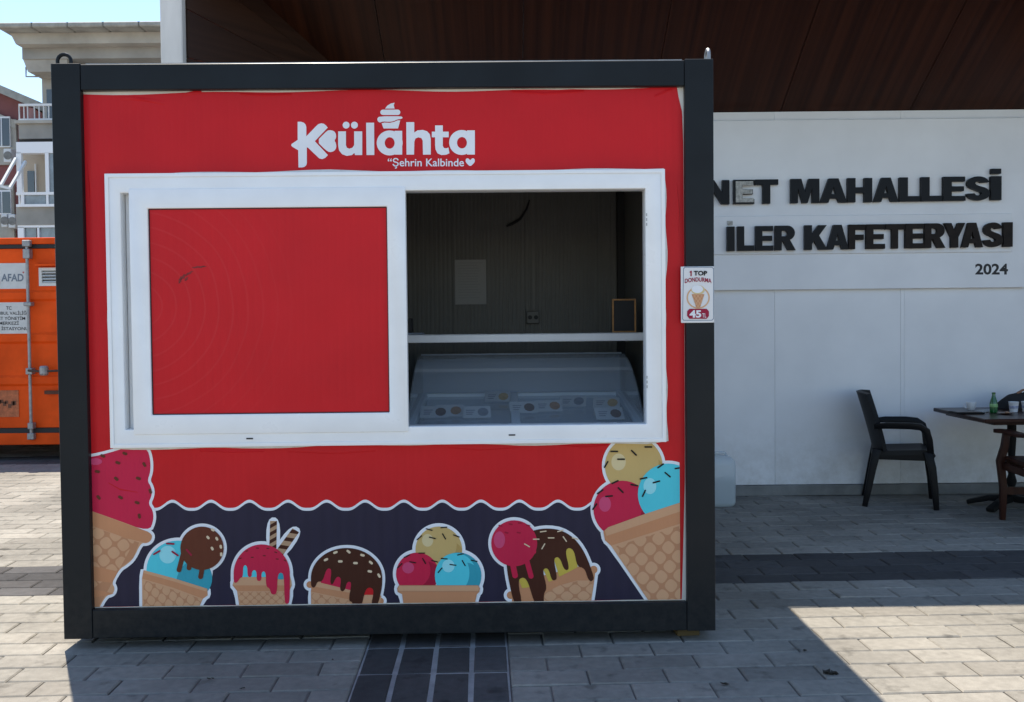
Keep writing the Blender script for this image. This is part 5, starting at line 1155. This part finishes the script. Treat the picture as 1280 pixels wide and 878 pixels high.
pb(ap, 'window_pane', M_gl2, 30.7, 284.1, 46.3, 330, BB+.2, .03); pb(ap, 'window_pane', M_gl2, 49.7, 284.1, 95, 330, BB+.2, .03)
# maroon house
MY = 36.0
mb_ = thing('maroon_house', 'maroon apartment house with sloping roof edge and air conditioners at the far left', 'building', (onY(0, 400, MY).x, MY, 0))
a0_, a1_ = onY(-90, 62, MY), onY(52, 131, MY); x0_, x1_ = a0_.x, onY(52, 131, MY).x
q = MB(); q.prism([(x0_-3, 0), (x1_, 0), (x1_, a1_.z-.3), (x0_, a0_.z-.3), (x0_-3, a0_.z-.3)], MY, MY+9, axis='y'); q.build('wall', M_mar, mb_, world=True)
q = MB(); q.prism([(x0_-.5, a0_.z-.28), (x1_+.1, a1_.z-.28), (x1_+.1, a1_.z+.02), (x0_-.5, a0_.z+.02)], MY-.5, MY+9, axis='y'); q.build('roof_edge', M_tile, mb_, world=True)
b0_, b1_ = onY(-60, 118, MY), onY(22, 152, MY)
q = MB(); q.prism([(b0_.x, b0_.z-.32), (b1_.x, b1_.z-.32), (b1_.x, b1_.z), (b0_.x, b0_.z)], MY-.16, MY-.001, axis='y'); q.build('gable_trim', M_st2, mb_, world=True)
pb(mb_, 'bay_wall', M_st2, -60, 150, 21, 206, MY-.12, .119)
def mwin(u0, v0, u1, v1):
    f_ = pb(mb_, 'window', M_wf, u0, v0, u1, v1, MY-.2, .079); g_ = pb(mb_, 'pane', M_gl2, u0+1.6, v0+2, (u0+u1)/2-.5, v1-1.5, MY-.22, .019); h_ = pb(mb_, 'pane', M_gl, (u0+u1)/2+.5, v0+2, u1-1.2, v1-1.5, MY-.22, .019)
    for o_ in (g_, h_): sub(f_, o_)
mwin(-10, 146, 13, 184); mwin(-10, 238, 14, 268)
pb(mb_, 'lower_wall', M_st2, -60, 232, 21, 420, MY-.12, .119)
def acunit(u0, v0, u1, v1):
    o_ = pb(mb_, 'air_conditioner', M_rail, u0, v0, u1, v1, MY-.75, .5, bev=.02); a_ = onY((u0+u1)/2+.5, (v0+v1)/2, MY-.76); q = MB(); q.prism(circ(a_.x, a_.z, .15, .15, 20), MY-.765, MY-.751, axis='y'); sub(o_, q.build('fan_grille', M_plinth, mb_, world=True))
acunit(4, 186, 14, 203); acunit(1, 268, 9, 284); acunit(10, 268, 19, 285)

# leaf litter and grit by the kiosk corner
M_leaf = mat('dry_leaf', (.035, .028, .018), .85, var=.4, vscale=60)
random.seed(21)
for i, (u, v, s_, lb) in enumerate(((1038, 843, .042, 'dark crumpled leaf clump lying on the paving in the kiosk shadow'), (1006, 815, .016, 'small curled dry leaf on the shaded paving near the sunlit edge'), (906, 857, .020, 'torn dry leaf on the shaded paving below the kiosk post'), (263, 850, .013, 'small dark leaf on the shaded paving before the red kiosk'), (303, 862, .010, 'tiny dark leaf scrap beside a small leaf before the kiosk'), (416, 826, .008, 'tiny dark speck of leaf near the charcoal paver strip'))):
    c = onG(u, v); q = MB()
    for k in range(5 if i == 0 else 2):
        cx_, cy_, an = random.uniform(-s_, s_)*.7, random.uniform(-s_, s_)*.3, random.uniform(0, 6.28); L_ = s_*random.uniform(.5, .9); vs = []
        for t in range(8):
            a_ = 2*math.pi*t/8; r_ = L_*(1 if t % 4 == 0 else .55)*random.uniform(.8, 1.1); vs.append((cx_+r_*math.cos(a_+an), cy_+r_*.7*math.sin(a_+an), .003+.010*abs(math.sin(a_*1.5))*L_/.03))
        vs.append((cx_, cy_, .002)); vs += [(x, y, z+.0008) for x, y, z in vs]
        q.add(vs, [(t, (t+1) % 8, 8) for t in range(8)]+[(9+(t+1) % 8, 9+t, 17) for t in range(8)]+[(t, 9+t, 9+(t+1) % 8, (t+1) % 8) for t in range(8)])
    o = q.build('dry_leaf', M_leaf); o.location = (c.x, c.y, .003); tag(o, lb, 'leaf', 'dry leaves on the paving')
